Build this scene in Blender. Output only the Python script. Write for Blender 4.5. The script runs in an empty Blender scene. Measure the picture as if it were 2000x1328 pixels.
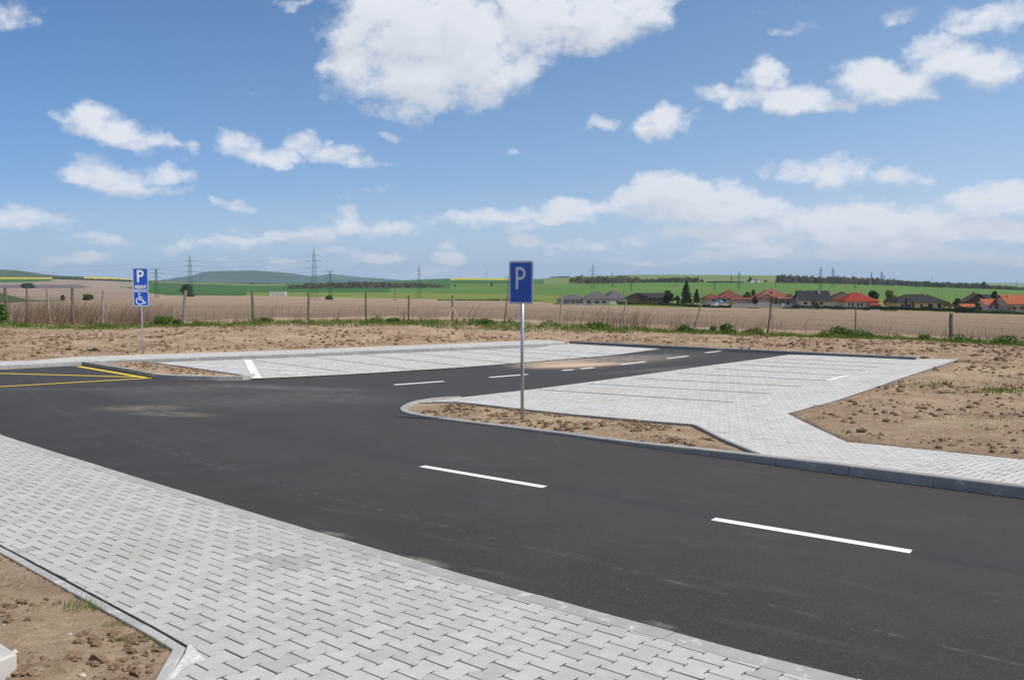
import bpy, bmesh, math, random
import numpy as np
from mathutils import Vector, Matrix, noise
random.seed(7); rng = np.random.default_rng(7)
SC = bpy.context.scene; COL = SC.collection
F = 1750.0; YH = 550.0; EYE = 1.95
PITCH = math.atan((664 - YH) / F)
# ------------------------------------------------------------------ camera
cam = bpy.data.cameras.new('camera'); co = bpy.data.objects.new('camera', cam); COL.objects.link(co)
co.location = (0, 0, EYE); co.rotation_euler = (math.pi/2 - PITCH, 0, 0)
cam.sensor_width = 36; cam.lens = 36 * F / 2000; cam.clip_start = 0.05; cam.clip_end = 40000
SC.camera = co
# ------------------------------------------------------------------ light
SUN_EL = math.radians(50); SUN_AZ = math.radians(108)      # azimuth from +Y towards +X
SKY_STRENGTH = 0.086; SUN_STRENGTH = 4.3; HAZE = 0.00009
sl = bpy.data.lights.new('sun', 'SUN'); so = bpy.data.objects.new('sun', sl); COL.objects.link(so)
sl.energy = SUN_STRENGTH; sl.angle = math.radians(0.5); sl.color = (1.0, 0.945, 0.865)
sdir = Vector((math.sin(SUN_AZ)*math.cos(SUN_EL), math.cos(SUN_AZ)*math.cos(SUN_EL), math.sin(SUN_EL)))
so.rotation_euler = (-sdir).to_track_quat('-Z', 'Y').to_euler(); so.location = (20, -20, 40)
SC.view_settings.view_transform = 'Standard'; SC.view_settings.look = 'None'
SC.view_settings.exposure = 0.0; SC.view_settings.gamma = 1.0
SC.cycles.max_bounces = 6; SC.cycles.volume_bounces = 0; SC.cycles.transparent_max_bounces = 12

# ------------------------------------------------------------------ node helper
class NT:
    def __init__(s, tree): s.t = tree; s.n = tree.nodes; s.l = tree.links
    def new(s, typ, ins=None, **kw):
        n = s.n.new(typ)
        for k, v in kw.items(): setattr(n, k, v)
        for k, v in (ins or {}).items():
            if isinstance(v, bpy.types.NodeSocket): s.l.new(v, n.inputs[k])
            else: n.inputs[k].default_value = v
        return n
    def m(s, op, a, b=None, c=None, clamp=False):
        ins = {0: a}
        if b is not None: ins[1] = b
        if c is not None: ins[2] = c
        n = s.new('ShaderNodeMath', ins, operation=op); n.use_clamp = clamp; return n.outputs[0]
    def v(s, op, a, b=None):
        ins = {0: a}
        if b is not None: ins[1] = b
        n = s.new('ShaderNodeVectorMath', ins, operation=op)
        return n.outputs['Value'] if op in ('DOT_PRODUCT', 'LENGTH', 'DISTANCE') else n.outputs[0]
    def mr(s, val, a, b, c=0.0, d=1.0, smooth=False):
        n = s.new('ShaderNodeMapRange', {0: val, 1: a, 2: b, 3: c, 4: d})
        if smooth: n.interpolation_type = 'SMOOTHSTEP'
        return n.outputs[0]
    def mix(s, f, a, b, bt='MIX'):
        n = s.n.new('ShaderNodeMix'); n.data_type = 'RGBA'; n.blend_type = bt
        for i, v in ((0, f), (6, a), (7, b)):
            if isinstance(v, bpy.types.NodeSocket): s.l.new(v, n.inputs[i])
            else: n.inputs[i].default_value = (v if i == 0 else (*v, 1) if len(v) == 3 else v)
        return n.outputs[2]
    def noise(s, vec, scale, detail=4, rough=0.55, dist=0.0):
        n = s.new('ShaderNodeTexNoise', {'Vector': vec, 'Scale': scale, 'Detail': detail, 'Roughness': rough, 'Distortion': dist})
        return n.outputs[0]

# ------------------------------------------------------------------ world sky with clouds
def px_dir(x, y):
    dx = (x-1000)/F; dy = -(y-664)/F
    d = Vector((dx, math.cos(PITCH)+dy*math.sin(PITCH), -math.sin(PITCH)+dy*math.cos(PITCH))); return d.normalized()
def px_ae(x, y):
    d = px_dir(x, y); return math.atan2(d.x, d.y), math.asin(d.z)
CLOUDS = [ # px, py, rx, ry, strength
 (720,60,85,75,.95),(820,60,130,85,1.1),(930,110,110,90,1.1),(830,140,120,70,1.05),(900,60,110,75,1.1),(690,140,65,45,.85),(740,25,90,50,1.0),
 (790,210,75,30,.55),(1010,120,60,38,.75),(1050,40,100,62,1.0),(1160,40,110,55,1.0),(1240,20,70,42,.95),(1010,20,70,50,.95),(1090,95,60,20,.5),
 (1500,150,45,32,.85),(1500,195,70,26,.9),(1560,205,70,20,.8),(1630,208,45,15,.75),(1690,160,62,40,.95),(1750,175,75,30,1.0),(1800,165,50,20,.75),(1810,100,40,34,.7),(1860,125,62,36,.95),(1930,130,58,34,.95),(1930,35,78,26,.7),(1750,22,40,12,.5),(1560,55,40,12,.45),
 (1255,250,42,20,.9),(1295,235,52,30,.95),(1172,242,26,15,.65),(1392,183,38,18,.65),
 (170,235,46,30,.9),(225,255,62,28,.95),(270,275,42,20,.8),(325,280,28,12,.55),
 (378,287,22,12,.5),(455,280,46,26,.72),(530,302,75,18,.72),(598,275,42,24,.85),(640,300,60,18,.7),(700,315,65,10,.62),
 (200,330,50,26,.55),(230,350,95,22,.68),(310,345,50,22,.68),(270,372,90,14,.7),(460,403,40,9,.62),(50,430,95,24,.55),(160,470,50,10,.5),(225,472,30,9,.45),(130,505,60,11,.45),(180,505,20,9,.6),
 (1560,335,45,22,.62),(1620,335,66,28,.8),(1500,332,22,18,.55),(1670,325,30,22,.55),(1735,345,38,18,.66),(1790,345,30,10,.5),(1640,300,18,8,.4),
 (1250,385,50,30,.85),(1320,375,75,32,1.0),(1390,370,70,28,1.05),(1370,410,120,32,1.0),(1460,405,80,30,.95),(1440,385,60,28,.85),(1130,405,80,22,.85),(1080,425,90,18,.8),(1200,400,50,26,.75),(980,425,80,20,.75),(900,435,70,16,.6),(1020,445,60,14,.6),
 (670,440,70,20,.68),(680,412,28,14,.45),(740,450,70,15,.65),(600,460,70,12,.45),(480,472,50,8,.5),(430,485,90,10,.45),
 (1600,430,80,32,.9),(1690,415,62,26,1.0),(1730,430,50,26,.9),(1660,455,130,22,.9),(1540,450,60,18,.7),(1850,420,75,24,.95),(1920,405,70,28,1.0),(1985,395,60,30,1.0),(1880,450,120,22,.85),
 (1350,455,80,14,.6),(1450,455,90,18,.7),(1240,470,60,12,.72),(1160,480,50,10,.55),(1030,470,30,12,.62),(1100,480,50,10,.5),(888,502,32,14,.85),(885,475,22,9,.5),
 (1370,505,60,11,.62),(1500,490,140,14,.6),(1650,495,140,14,.55),(1750,480,120,16,.6),(1955,512,38,9,.65),(1830,500,100,12,.5),(560,506,40,7,.6),(730,495,60,10,.55),(660,488,40,9,.5),(440,510,45,8,.5),(1290,510,40,6,.5),
 (755,268,22,11,.5),(997,290,18,8,.5),(745,362,30,10,.3),(15,20,40,26,.45),(50,35,20,10,.35),(570,2,28,8,.5),
]
CL_R = 1.3
w = bpy.data.worlds.new('World'); SC.world = w; w.use_nodes = True; w.cycles.sampling_method = 'NONE'
def build_world():
    def field(name, clouds, full):
        g = bpy.data.node_groups.new(name, 'ShaderNodeTree')
        g.interface.new_socket('P', in_out='INPUT', socket_type='NodeSocketVector')
        for o_ in ('Field', 'Big', 'Noise'): g.interface.new_socket(o_, in_out='OUTPUT', socket_type='NodeSocketFloat')
        N = NT(g); gi = N.n.new('NodeGroupInput'); go = N.n.new('NodeGroupOutput'); P = gi.outputs[0]
        wn = N.new('ShaderNodeTexNoise', {'Vector': P, 'Scale': 20.0, 'Detail': 3.0 if full else 1.5, 'Roughness': .62})
        Q = N.v('ADD', P, N.v('MULTIPLY', N.v('SUBTRACT', wn.outputs['Color'], (.5, .5, .5)), (.062, .036, 0)))
        tot = big = None
        for i, (x, y, rx, ry, st) in enumerate(clouds):
            a, e = px_ae(x, y); sx, sy = F/rx/CL_R, F/ry/CL_R
            d = N.v('MULTIPLY', N.v('SUBTRACT', Q, (a, e, 0)), (sx, sy, 0))
            k = N.new('ShaderNodeMath', {0: N.v('DOT_PRODUCT', d, d), 1: -st, 2: st}, operation='MULTIPLY_ADD').outputs[0]
            tot = N.m('MAXIMUM', k, -.12) if tot is None else N.new('ShaderNodeMath', {0: tot, 1: k, 2: .12}, operation='SMOOTH_MAX').outputs[0]
            if i == NBIG-1: big = tot
        N.l.new(big, go.inputs[1])
        f1 = N.noise(N.v('MULTIPLY', P, (1, 1.45, 1)), 24.0, 8 if full else 4, .66); N.l.new(f1, go.inputs[2])
        if full:
            sep = N.new('ShaderNodeSeparateXYZ', {0: P}); f2 = N.noise(N.v('MULTIPLY', P, (1, 4.0, 1)), 8.5, 4, .58)
            low = N.m('MULTIPLY', N.mr(sep.outputs[1], .115, .03), N.mr(sep.outputs[0], -.5, .45, .55, 1.0))
            fld = N.m('ADD', tot, N.m('MULTIPLY', N.m('SUBTRACT', f1, .5), 1.9))
            fld = N.m('ADD', fld, N.m('MULTIPLY', N.m('SUBTRACT', f2, .45), N.m('MULTIPLY', low, 3.6))); N.l.new(fld, go.inputs[0])
        return g
    bigc = sorted(CLOUDS, key=lambda c: -c[2]*c[3]*c[4]); NBIG = 52
    g_full = field('cloud_field', bigc, True); g_big = field('cloud_field_above', bigc[:NBIG], False)
    T = NT(w.node_tree); T.n.clear()
    out = T.n.new('ShaderNodeOutputWorld'); bg = T.n.new('ShaderNodeBackground'); T.l.new(bg.outputs[0], out.inputs[0])
    sky = T.n.new('ShaderNodeTexSky'); sky.sky_type = 'NISHITA'; sky.sun_disc = False
    sky.sun_elevation = SUN_EL; sky.sun_rotation = SUN_AZ; sky.air_density = 1.0; sky.dust_density = 0.6; sky.ozone_density = 1.0; sky.altitude = 200
    tc = T.n.new('ShaderNodeTexCoord'); sp = T.new('ShaderNodeSeparateXYZ', {0: tc.outputs['Generated']})
    az = T.m('ARCTAN2', sp.outputs[0], sp.outputs[1]); el = T.m('ARCSINE', sp.outputs[2])
    P = T.new('ShaderNodeCombineXYZ', {0: az, 1: el, 2: 0.0}).outputs[0]
    def fld(g, vec):
        n = T.n.new('ShaderNodeGroup'); n.node_tree = g; T.l.new(vec, n.inputs[0]); return n.outputs
    A = fld(g_full, P); B = fld(g_big, T.v('ADD', P, (.009, .020, 0))); a = A[0]
    alpha = T.mr(a, .10, .92, 0, 1, True)
    alpha = T.m('MULTIPLY', alpha, T.mr(el, .0, .12, .85, .98))
    grad = T.m('ADD', T.m('MULTIPLY', T.m('SUBTRACT', A[1], B[1]), 1.0), T.m('MULTIPLY', T.m('SUBTRACT', A[2], B[2]), .55))
    lit = T.mr(grad, -.42, .26, 0, 1, True)
    thick = T.mr(a, .55, 1.25, 1, .35)
    lit = T.m('ADD', T.m('MULTIPLY', lit, .64), T.m('MULTIPLY', thick, .36)); lit = T.m('ADD', lit, T.mr(el, .10, .0, 0, .25))
    ccol = T.mix(lit, (6.1, 6.7, 7.8), (9.7, 10.0, 10.6))
    ccol = T.mix(T.mr(el, .0, .13, .35, 0), ccol, (7.6, 8.4, 9.7))       # far clouds pale into the air
    tint = T.mix(T.mr(el, .02, .20), (.88, 1.02, 1.50), (.86, 1.09, 1.36))
    k = T.mr(az, -.55, .45, .70, 1.42); k3 = T.new('ShaderNodeCombineXYZ', {0: k, 1: T.m('POWER', k, .6), 2: T.m('POWER', k, .3)}).outputs[0]
    skc = T.v('MULTIPLY', T.v('MULTIPLY', sky.outputs[0], tint), k3)
    skc = T.mix(T.mr(el, .10, .0, 0, .85), skc, (5.4, 7.3, 9.9))
    col = T.mix(alpha, skc, ccol)
    # unseen broken cloud, added overhead and behind the viewer to neutralise blue ambient light
    f3 = T.noise(T.v('MULTIPLY', tc.outputs['Generated'], (1, 1, 1.4)), 3.2, 4, .6)
    outm = T.m('MAXIMUM', T.mr(el, .46, .62, 0, 1, True), T.mr(T.m('ABSOLUTE', az), .80, 1.1, 0, 1, True))
    col = T.mix(T.m('MULTIPLY', T.mr(f3, .44, .60, 0, .8, True), outm), T.mix(T.m('MULTIPLY', outm, .35), col, (1.6, 2.2, 3.4)), (6.2, 6.3, 6.5))
    T.l.new(col, bg.inputs[0]); bg.inputs[1].default_value = SKY_STRENGTH
build_world()

# ------------------------------------------------------------------ heights
def ray_k(y):
    dy = -(y-664)/F; c, s = math.cos(PITCH), math.sin(PITCH)
    return (-s+dy*c)/(c+dy*s), 1/(c+dy*s)
BY = np.array([-20, 0, 5, 9, 13, 17, 22, 30, 44, 80.]); BZ = np.array([-.08, -.10, -.13, -.30, -.475, -.585, -.605, -.56, -.55, -.55])
def base(Y):                                   # the road surface
    Y = np.asarray(Y, float); out = 0
    for o, wt in ((-1.4, .25), (0, .5), (1.4, .25)): out = out + wt*np.interp(Y+o, BY, BZ)
    return out
def unp(x, y, off=0.0):                        # picture point on a surface 'off' above the road
    k, q = ray_k(y); f = off if callable(off) else (lambda Y: off)
    lo, hi = .5, 90.
    for _ in range(50):
        m = (lo+hi)/2
        if EYE+k*m > float(base(m))+float(f(m)): lo = m
        else: hi = m
    return (float((x-1000)/F*q*lo), float(lo))
def at(x, y, Y):                               # picture point at depth Y
    k, q = ray_k(y); return Vector(((x-1000)/F*q*Y, Y, EYE+k*Y))
_ky = [unp(1768, 944)[1], unp(1604, 922)[1], unp(1463, 901.6)[1], unp(1204, 863)[1], unp(852, 817)[1], 30.]
def offK(Y): return np.interp(Y, _ky, [.13, .125, .10, .05, .03, .03])   # kerb and paving on the right side
def offR(Y): return offK(Y) - .004
FX = [-800, 0, 200, 360, 500, 714, 884, 985, 1093, 1209, 1351, 1500, 1671, 1857, 2000, 2800]
FYp = [632, 632, 640, 636, 631, 628.5, 630, 633, 638, 643, 649, 655, 659, 669, 675, 700]
FENCE_Y = 41.0
def fence_z(x, Y=FENCE_Y):
    xi = 1000+F*np.asarray(x, float)/FENCE_Y; yy = np.interp(xi, FX, FYp)
    dy = -(yy-664)/F; c, s = math.cos(PITCH), math.sin(PITCH); k = (-s+dy*c)/(c+dy*s)
    return EYE+k*FENCE_Y
def sstep(a, b, t): t = np.clip((t-a)/(b-a), 0, 1); return t*t*(3-2*t)

# ------------------------------------------------------------------ mesh helpers
def link(name, me, mats=None, parent=None, loc=None):
    o = bpy.data.objects.new(name, me); COL.objects.link(o)
    if mats is not None:
        for mt in (mats if isinstance(mats, (list, tuple)) else [mats]): me.materials.append(mt)
    if parent: o.parent = parent
    if loc is not None: o.location = loc
    return o
def mesh(name, V, Fc, mats=None, parent=None, smooth=False, mi=None):
    me = bpy.data.meshes.new(name); me.from_pydata([tuple(v) for v in V] if not isinstance(V, np.ndarray) else V.tolist(), [], Fc if not isinstance(Fc, np.ndarray) else Fc.tolist())
    if smooth: me.polygons.foreach_set('use_smooth', [True]*len(me.polygons))
    if mi is not None: me.polygons.foreach_set('material_index', mi)
    me.update(); return link(name, me, mats, parent)
def attr(o, name, vals):
    a = o.data.attributes.new(name, 'FLOAT', 'POINT'); a.data.foreach_set('value', np.asarray(vals, dtype=np.float32))
def struct(o): o['kind'] = 'structure'; return o
def stuff(o, label, cat): o['kind'] = 'stuff'; o['label'] = label; o['category'] = cat; return o
def tag(o, label, cat, group=None):
    o['label'] = label; o['category'] = cat
    if group: o['group'] = group
    return o
def empty(name, loc, rz=0):
    o = bpy.data.objects.new(name, None); COL.objects.link(o); o.location = loc; o.rotation_euler = (0, 0, rz); o.empty_display_size = .2; return o
def copy_tree(o, parent=None):
    c = o.copy(); COL.objects.link(c); c.parent = parent
    for ch in list(o.children): copy_tree(ch, c)
    return c
class MB:
    def __init__(s): s.V = []; s.F = []
    def add(s, V, Fc):
        n = len(s.V); s.V += [tuple(v) for v in V]; s.F += [tuple(i+n for i in f) for f in Fc]; return s
    def box(s, x0, x1, y0, y1, z0, z1, M=None):
        V = [Vector((x, y, z)) for z in (z0, z1) for y in (y0, y1) for x in (x0, x1)]
        if M: V = [M @ v for v in V]
        return s.add(V, [(0,2,3,1),(4,5,7,6),(0,1,5,4),(2,6,7,3),(0,4,6,2),(1,3,7,5)])
    def bar(s, a, b, r, n=4, r2=None, cap=True):
        a = Vector(a); b = Vector(b); d = (b-a)
        if d.length < 1e-6: return s
        d.normalize(); u = d.orthogonal().normalized(); v = d.cross(u); r2 = r if r2 is None else r2
        V = [a+(u*math.cos(t)+v*math.sin(t))*r for t in [2*math.pi*i/n for i in range(n)]]+[b+(u*math.cos(t)+v*math.sin(t))*r2 for t in [2*math.pi*i/n for i in range(n)]]
        Fc = [(i, (i+1) % n, n+(i+1) % n, n+i) for i in range(n)]
        if cap: Fc += [tuple(range(n-1, -1, -1)), tuple(range(n, 2*n))]
        return s.add(V, Fc)
    def prism(s, pts, z0, z1, M=None):         # polygon in XY
        n = len(pts); V = [Vector((p[0], p[1], z0)) for p in pts]+[Vector((p[0], p[1], z1)) for p in pts]
        if M: V = [M @ v for v in V]
        return s.add(V, [tuple(range(n-1, -1, -1)), tuple(range(n, 2*n))]+[(i, (i+1) % n, n+(i+1) % n, n+i) for i in range(n)])
    def build(s, name, mat, parent=None, smooth=False): return mesh(name, s.V, s.F, mat, parent, smooth)

def sheet(name, poly, off, mat, step=.6):
    """flat ground polygon that follows the fall of the ground"""
    bm = bmesh.new(); bm.faces.new([bm.verts.new((p[0], p[1], 0)) for p in poly])
    bmesh.ops.triangulate(bm, faces=bm.faces[:])
    ys = [p[1] for p in poly]; y = math.floor(min(ys)/step)*step+step
    while y < max(ys):
        bmesh.ops.bisect_plane(bm, geom=bm.verts[:]+bm.edges[:]+bm.faces[:], plane_co=(0, y, 0), plane_no=(0, 1, 0), dist=1e-5); y += step
    for v in bm.verts: v.co.z = float(base(v.co.y))+(float(off(v.co.y)) if callable(off) else off)
    bmesh.ops.recalc_face_normals(bm, faces=bm.faces[:])
    for f in bm.faces:
        if f.normal.z < 0: f.normal_flip()
    me = bpy.data.meshes.new(name); bm.to_mesh(me); bm.free(); return struct(link(name, me, mat))

def sdf(P, poly):
    """signed distance, negative inside; P (n,2)"""
    P = np.asarray(P, float); poly = np.asarray(poly, float); d2 = np.full(len(P), 1e18); ins = np.zeros(len(P), bool)
    for i in range(len(poly)):
        a = poly[i]; b = poly[(i+1) % len(poly)]; e = b-a; w_ = P-a
        t = np.clip((w_@e)/max(e@e, 1e-12), 0, 1); q = w_-t[:, None]*e; d2 = np.minimum(d2, (q*q).sum(1))
        c = (a[1] > P[:, 1]) != (b[1] > P[:, 1])
        with np.errstate(divide='ignore', invalid='ignore'): xx = a[0]+(P[:, 1]-a[1])*e[0]/(e[1] if abs(e[1]) > 1e-12 else 1e-12)
        ins ^= c & (P[:, 0] < xx)
    d = np.sqrt(d2); return np.where(ins, -d, d)

# ------------------------------------------------------------------ materials
def mat(name):
    m = bpy.data.materials.new(name); m.use_nodes = True; N = NT(m.node_tree); N.n.clear()
    out = N.n.new('ShaderNodeOutputMaterial'); b = N.n.new('ShaderNodeBsdfPrincipled'); N.l.new(b.outputs[0], out.inputs[0])
    N.b = b; N.tc = N.n.new('ShaderNodeTexCoord'); N.P = N.n.new('ShaderNodeNewGeometry').outputs['Position']; return m, N
def setp(N, color=None, rough=.8, metal=0, spec=.3, normal=None):
    for k, v in (('Base Color', color), ('Roughness', rough), ('Metallic', metal), ('Specular IOR Level', spec), ('Normal', normal)):
        if v is None: continue
        if isinstance(v, bpy.types.NodeSocket): N.l.new(v, N.b.inputs[k])
        else: N.b.inputs[k].default_value = (*v, 1) if isinstance(v, tuple) and len(v) == 3 else v
def bump(N, h, strength=.5, dist=.01):
    return N.new('ShaderNodeBump', {'Height': h, 'Strength': strength, 'Distance': dist}).outputs[0]
def simple(name, c, rough=.7, metal=0, var=.12, scale=8, spec=.3, bmp=0):
    m, N = mat(name); n = N.noise(N.P, scale, 5, .6)
    f = N.mr(n, .3, .7, 1-var, 1+var); col = N.mix(1.0, c, N.new('ShaderNodeCombineXYZ', {0: f, 1: f, 2: f}).outputs[0], 'MULTIPLY')
    setp(N, col, rough, metal, spec, bump(N, n, bmp, .02) if bmp else None); return m
def blob(N, x, y, rx, ry, rot=0, soft=.6):
    d = N.v('SUBTRACT', N.P, (x, y, 0)); d = N.v('MULTIPLY', d, (1, 1, 0))
    if rot: d = N.new('ShaderNodeVectorRotate', {'Vector': d, 'Angle': -rot}, rotation_type='Z_AXIS').outputs[0]
    d = N.v('MULTIPLY', d, (1/rx, 1/ry, 0)); return N.mr(N.v('LENGTH', d), 1.0, 1-soft, 0, 1, True)

def asphalt_mat():
    m, N = mat('asphalt')
    n1 = N.noise(N.P, 260, 3, .7); n2 = N.noise(N.P, 1.1, 6, .62, .4); n3 = N.noise(N.P, 70, 3, .6)
    vo = N.new('ShaderNodeTexVoronoi', {'Vector': N.P, 'Scale': 120.0}).outputs['Distance']
    sp = N.mr(n1, .36, .66, 0, 1)
    col = N.mix(sp, (.014, .0133, .0135), (.072, .069, .068))
    gr = N.noise(N.P, 38, 3, 1.0); col = N.mix(N.mr(gr, .45, .33, 0, .85), col, (.012, .012, .012)); col = N.mix(N.mr(gr, .57, .70, 0, .7), col, (.115, .112, .11))
    col = N.mix(N.mr(n2, .42, .75, 0, .25), col, (.070, .068, .068))
    # dustier, lighter surface away from the clean edge by the near kerb
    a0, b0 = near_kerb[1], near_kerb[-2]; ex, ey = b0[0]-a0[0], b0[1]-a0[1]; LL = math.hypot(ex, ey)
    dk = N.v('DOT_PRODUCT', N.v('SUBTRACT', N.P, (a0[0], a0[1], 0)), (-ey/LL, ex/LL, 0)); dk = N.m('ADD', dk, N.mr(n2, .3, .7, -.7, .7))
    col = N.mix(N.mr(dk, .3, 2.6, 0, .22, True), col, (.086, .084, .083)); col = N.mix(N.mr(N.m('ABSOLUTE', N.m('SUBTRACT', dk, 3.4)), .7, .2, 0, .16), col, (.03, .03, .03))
    # dusty streaks lying along the road
    dxy = math.radians(-38)
    q = N.new('ShaderNodeVectorRotate', {'Vector': N.P, 'Angle': -dxy}, rotation_type='Z_AXIS').outputs[0]
    st = N.noise(N.v('MULTIPLY', q, (.6, 3.2, 1)), 1.6, 7, .68, .3)
    col = N.mix(N.m('MULTIPLY', N.mr(st, .56, .74, 0, .28), N.mr(n3, .3, .6, .3, 1)), col, (.17, .168, .168))
    sm = N.noise(N.v('MULTIPLY', q, (1.6, 5.5, 1)), 1.5, 3, .55)
    col = N.mix(N.m('MULTIPLY', N.mr(sm, .71, .76, 0, .14), N.mr(n1, .4, .6, .3, 1)), col, (.24, .24, .24))
    dustn = N.noise(N.P, 3.2, 6, .7, .6)
    def patch(px, py, rx, ry, rot, c, k, lo=.30, hi=.62):
        nonlocal col
        x, y = unp(px, py); f = N.m('MULTIPLY', blob(N, x, y, rx, ry, rot, .9), N.mr(dustn, lo, hi, 0, k)); col = N.mix(f, col, c)
    patch(1085, 709, 2.2, 2.4, 0, (.50, .38, .27), .9, .22, .5); patch(1170, 703, 3.6, 2.2, .5, (.42, .34, .26), .75); patch(1130, 713, 2.6, .75, .4, (.60, .45, .32), .95, .1, .4)
    patch(1250, 698, 3.2, 1.6, .5, (.28, .25, .21), .6); patch(1280, 722, 3.0, .5, .6, (.20, .19, .18), .5)
    patch(275, 797, 1.3, .7, 0, (.30, .26, .20), .6); patch(340, 809, 1.3, .5, -.3, (.30, .26, .20), .6)
    patch(610, 775, 3.2, 1.6, -.3, (.15, .147, .143), .5); patch(420, 785, 3.6, 1.4, -.4, (.13, .128, .125), .5)
    patch(350, 760, 3.0, 1.5, .2, (.16, .155, .15), .5); patch(560, 757, 3.5, .7, -.3, (.20, .2, .2), .5)
    patch(830, 1096, .34, .10, -.66, (.36, .33, .28), .75); patch(1290, 1219, .16, .06, -.66, (.34, .32, .28), .75); patch(655, 1043, .3, .08, -.6, (.30, .28, .25), .7)
    patch(90, 760, 4, .5, 0, (.13, .128, .126), .5); patch(150, 708, 1.6, .6, 0, (.40, .32, .24), .7)
    # scratches: long thin arcs
    def scratch(cx, cy, R, w_, k, a):
        nonlocal col
        d = N.v('LENGTH', N.v('MULTIPLY', N.v('SUBTRACT', N.P, (cx, cy, 0)), (1, 1, 0)))
        r = N.m('ABSOLUTE', N.m('SUBTRACT', d, R)); f = N.mr(r, w_, w_*.3, 0, k)
        f = N.m('MULTIPLY', f, N.mr(N.noise(N.P, a, 5, .7), .46, .62, 0, 1)); col = N.mix(f, col, (.25, .25, .25))
    p = unp(760, 1000); q2 = unp(1640, 1226)
    dx, dy = q2[0]-p[0], q2[1]-p[1]; L = math.hypot(dx, dy); nx, ny = -dy/L, dx/L
    scratch(p[0]+nx*90, p[1]+ny*90, 90, .022, .28, 9.0)
    p = unp(440, 850); scratch(p[0]+2.6, p[1]-.9, 2.7, .03, .12, 3.5)
    # joint of the two paved lanes by the centre line
    a = unp(250, 790); b = unp(2000, 1118); dx, dy = b[0]-a[0], b[1]-a[1]; L = math.hypot(dx, dy)
    _z = 0
    dd = N.m('ABSOLUTE', N.v('DOT_PRODUCT', N.v('SUBTRACT', N.P, (a[0], a[1], 0)), (-dy/L, dx/L, 0)))
    wob = N.m('ADD', dd, N.mr(N.noise(N.P, 2, 3, .5), .3, .7, -.05, .05))
    f = N.m('MULTIPLY', N.mr(wob, .09, .02, 0, .6), N.mr(N.noise(N.P, .9, 3), .35, .6, .15, 1)); col = N.mix(f, col, (.036, .036, .039))
    h = N.m('ADD', N.m('MULTIPLY', vo, -.6), n1)
    setp(N, col, N.mr(n1, .3, .7, .75, .95), 0, .35, bump(N, h, .55, .006)); return m

def paver_mat(name, c1, c2):
    m, N = mat(name); a = N.new('ShaderNodeAttribute', attribute_name='tone').outputs['Fac']
    n1 = N.noise(N.P, 180, 3, .7); n2 = N.noise(N.P, 9, 5, .65, .3); n3 = N.noise(N.P, .55, 4, .6)
    col = N.mix(a, c1, c2)
    col = N.mix(N.mr(a, .90, 1.0, 0, .6), col, (c2[0]*1.0, c2[1]*.985, c2[2]*.94))
    col = N.mix(N.mr(n1, .35, .65, .22, 0), col, (c1[0]*.6, c1[1]*.6, c1[2]*.6))
    col = N.mix(N.mr(n2, .5, .72, 0, .45), col, (c2[0]*1.18, c2[1]*1.19, c2[2]*1.21))
    col = N.mix(N.mr(n2, .42, .25, 0, .35), col, (c1[0]*.75, c1[1]*.74, c1[2]*.71))
    col = N.mix(N.mr(a, .05, .0, 0, .7), col, (c1[0]*.80, c1[1]*.78, c1[2]*.73))
    col = N.mix(N.mr(n3, .50, .66, 0, .6), col, (c1[0]*1.0, c1[1]*.95, c1[2]*.86))
    e = N.new('ShaderNodeAttribute', attribute_name='edge').outputs['Fac']
    col = N.mix(N.mr(e, .0, .8, 0, .9), col, (c1[0]*.26, c1[1]*.25, c1[2]*.235))
    setp(N, col, .9, 0, .25, bump(N, n1, .25, .003)); return m

def concrete_mat(name, c, white=.0, rough=.88):
    m, N = mat(name); n1 = N.noise(N.P, 140, 3, .7); n2 = N.noise(N.P, 3.5, 6, .65, .3); n3 = N.noise(N.P, 14, 4, .6)
    col = N.mix(N.mr(n2, .3, .7), tuple(k*.84 for k in c), tuple(k*1.12 for k in c))
    col = N.mix(N.mr(n1, .35, .65, .25, 0), col, tuple(k*.6 for k in c))
    if white: col = N.mix(N.m('MULTIPLY', N.mr(n3, .57, .64, 0, white), N.mr(n2, .45, .6)), col, (.78, .77, .74))
    at_ = N.new('ShaderNodeAttribute', attribute_name='tone').outputs['Fac']
    col = N.mix(N.m('MULTIPLY', at_, .35), col, tuple(k*1.35 for k in c))
    setp(N, col, rough, 0, .25, bump(N, n1, .3, .004)); return m

def soil_mat(nm='soil', K=(1.27, 1.30, 1.32)):
    m, N = mat(nm)
    n1 = N.noise(N.P, 1.3, 7, .66, .3); n2 = N.noise(N.P, 12, 7, .72, .2); n3 = N.noise(N.P, 55, 4, .7); n4 = N.noise(N.P, .5, 4, .6)
    col = N.mix(N.mr(n1, .32, .68), (.240, .160, .102), (.385, .282, .196))
    col = N.mix(N.mr(n2, .49, .36, 0, .75), col, (.16, .105, .068)); col = N.mix(N.mr(n3, .45, .30, 0, .4), col, (.13, .085, .055))
    col = N.mix(N.mr(n2, .56, .74, 0, .6), col, (.46, .355, .26))
    col = N.mix(N.mr(n4, .52, .66, 0, .55), col, (.43, .325, .215))
    g = N.noise(N.P, 2.3, 5, .7, .5)
    col = N.mix(N.m('MULTIPLY', N.mr(g, .60, .70, 0, .55), N.mr(n3, .42, .58)), col, (.16, .175, .055))
    vo = N.new('ShaderNodeTexVoronoi', {'Vector': N.P, 'Scale': 7.0, 'Randomness': 1.0}).outputs['Distance']
    col = N.mix(N.m('MULTIPLY', N.mr(vo, .055, .03), N.mr(n3, .4, .5)), col, (.62, .56, .48))
    h = N.m('ADD', N.m('MULTIPLY', n2, .8), N.m('MULTIPLY', n3, .3))
    col = N.mix(1.0, col, K, 'MULTIPLY')
    setp(N, col, .95, 0, .1, bump(N, h, 1.0, .06)); return m
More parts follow.
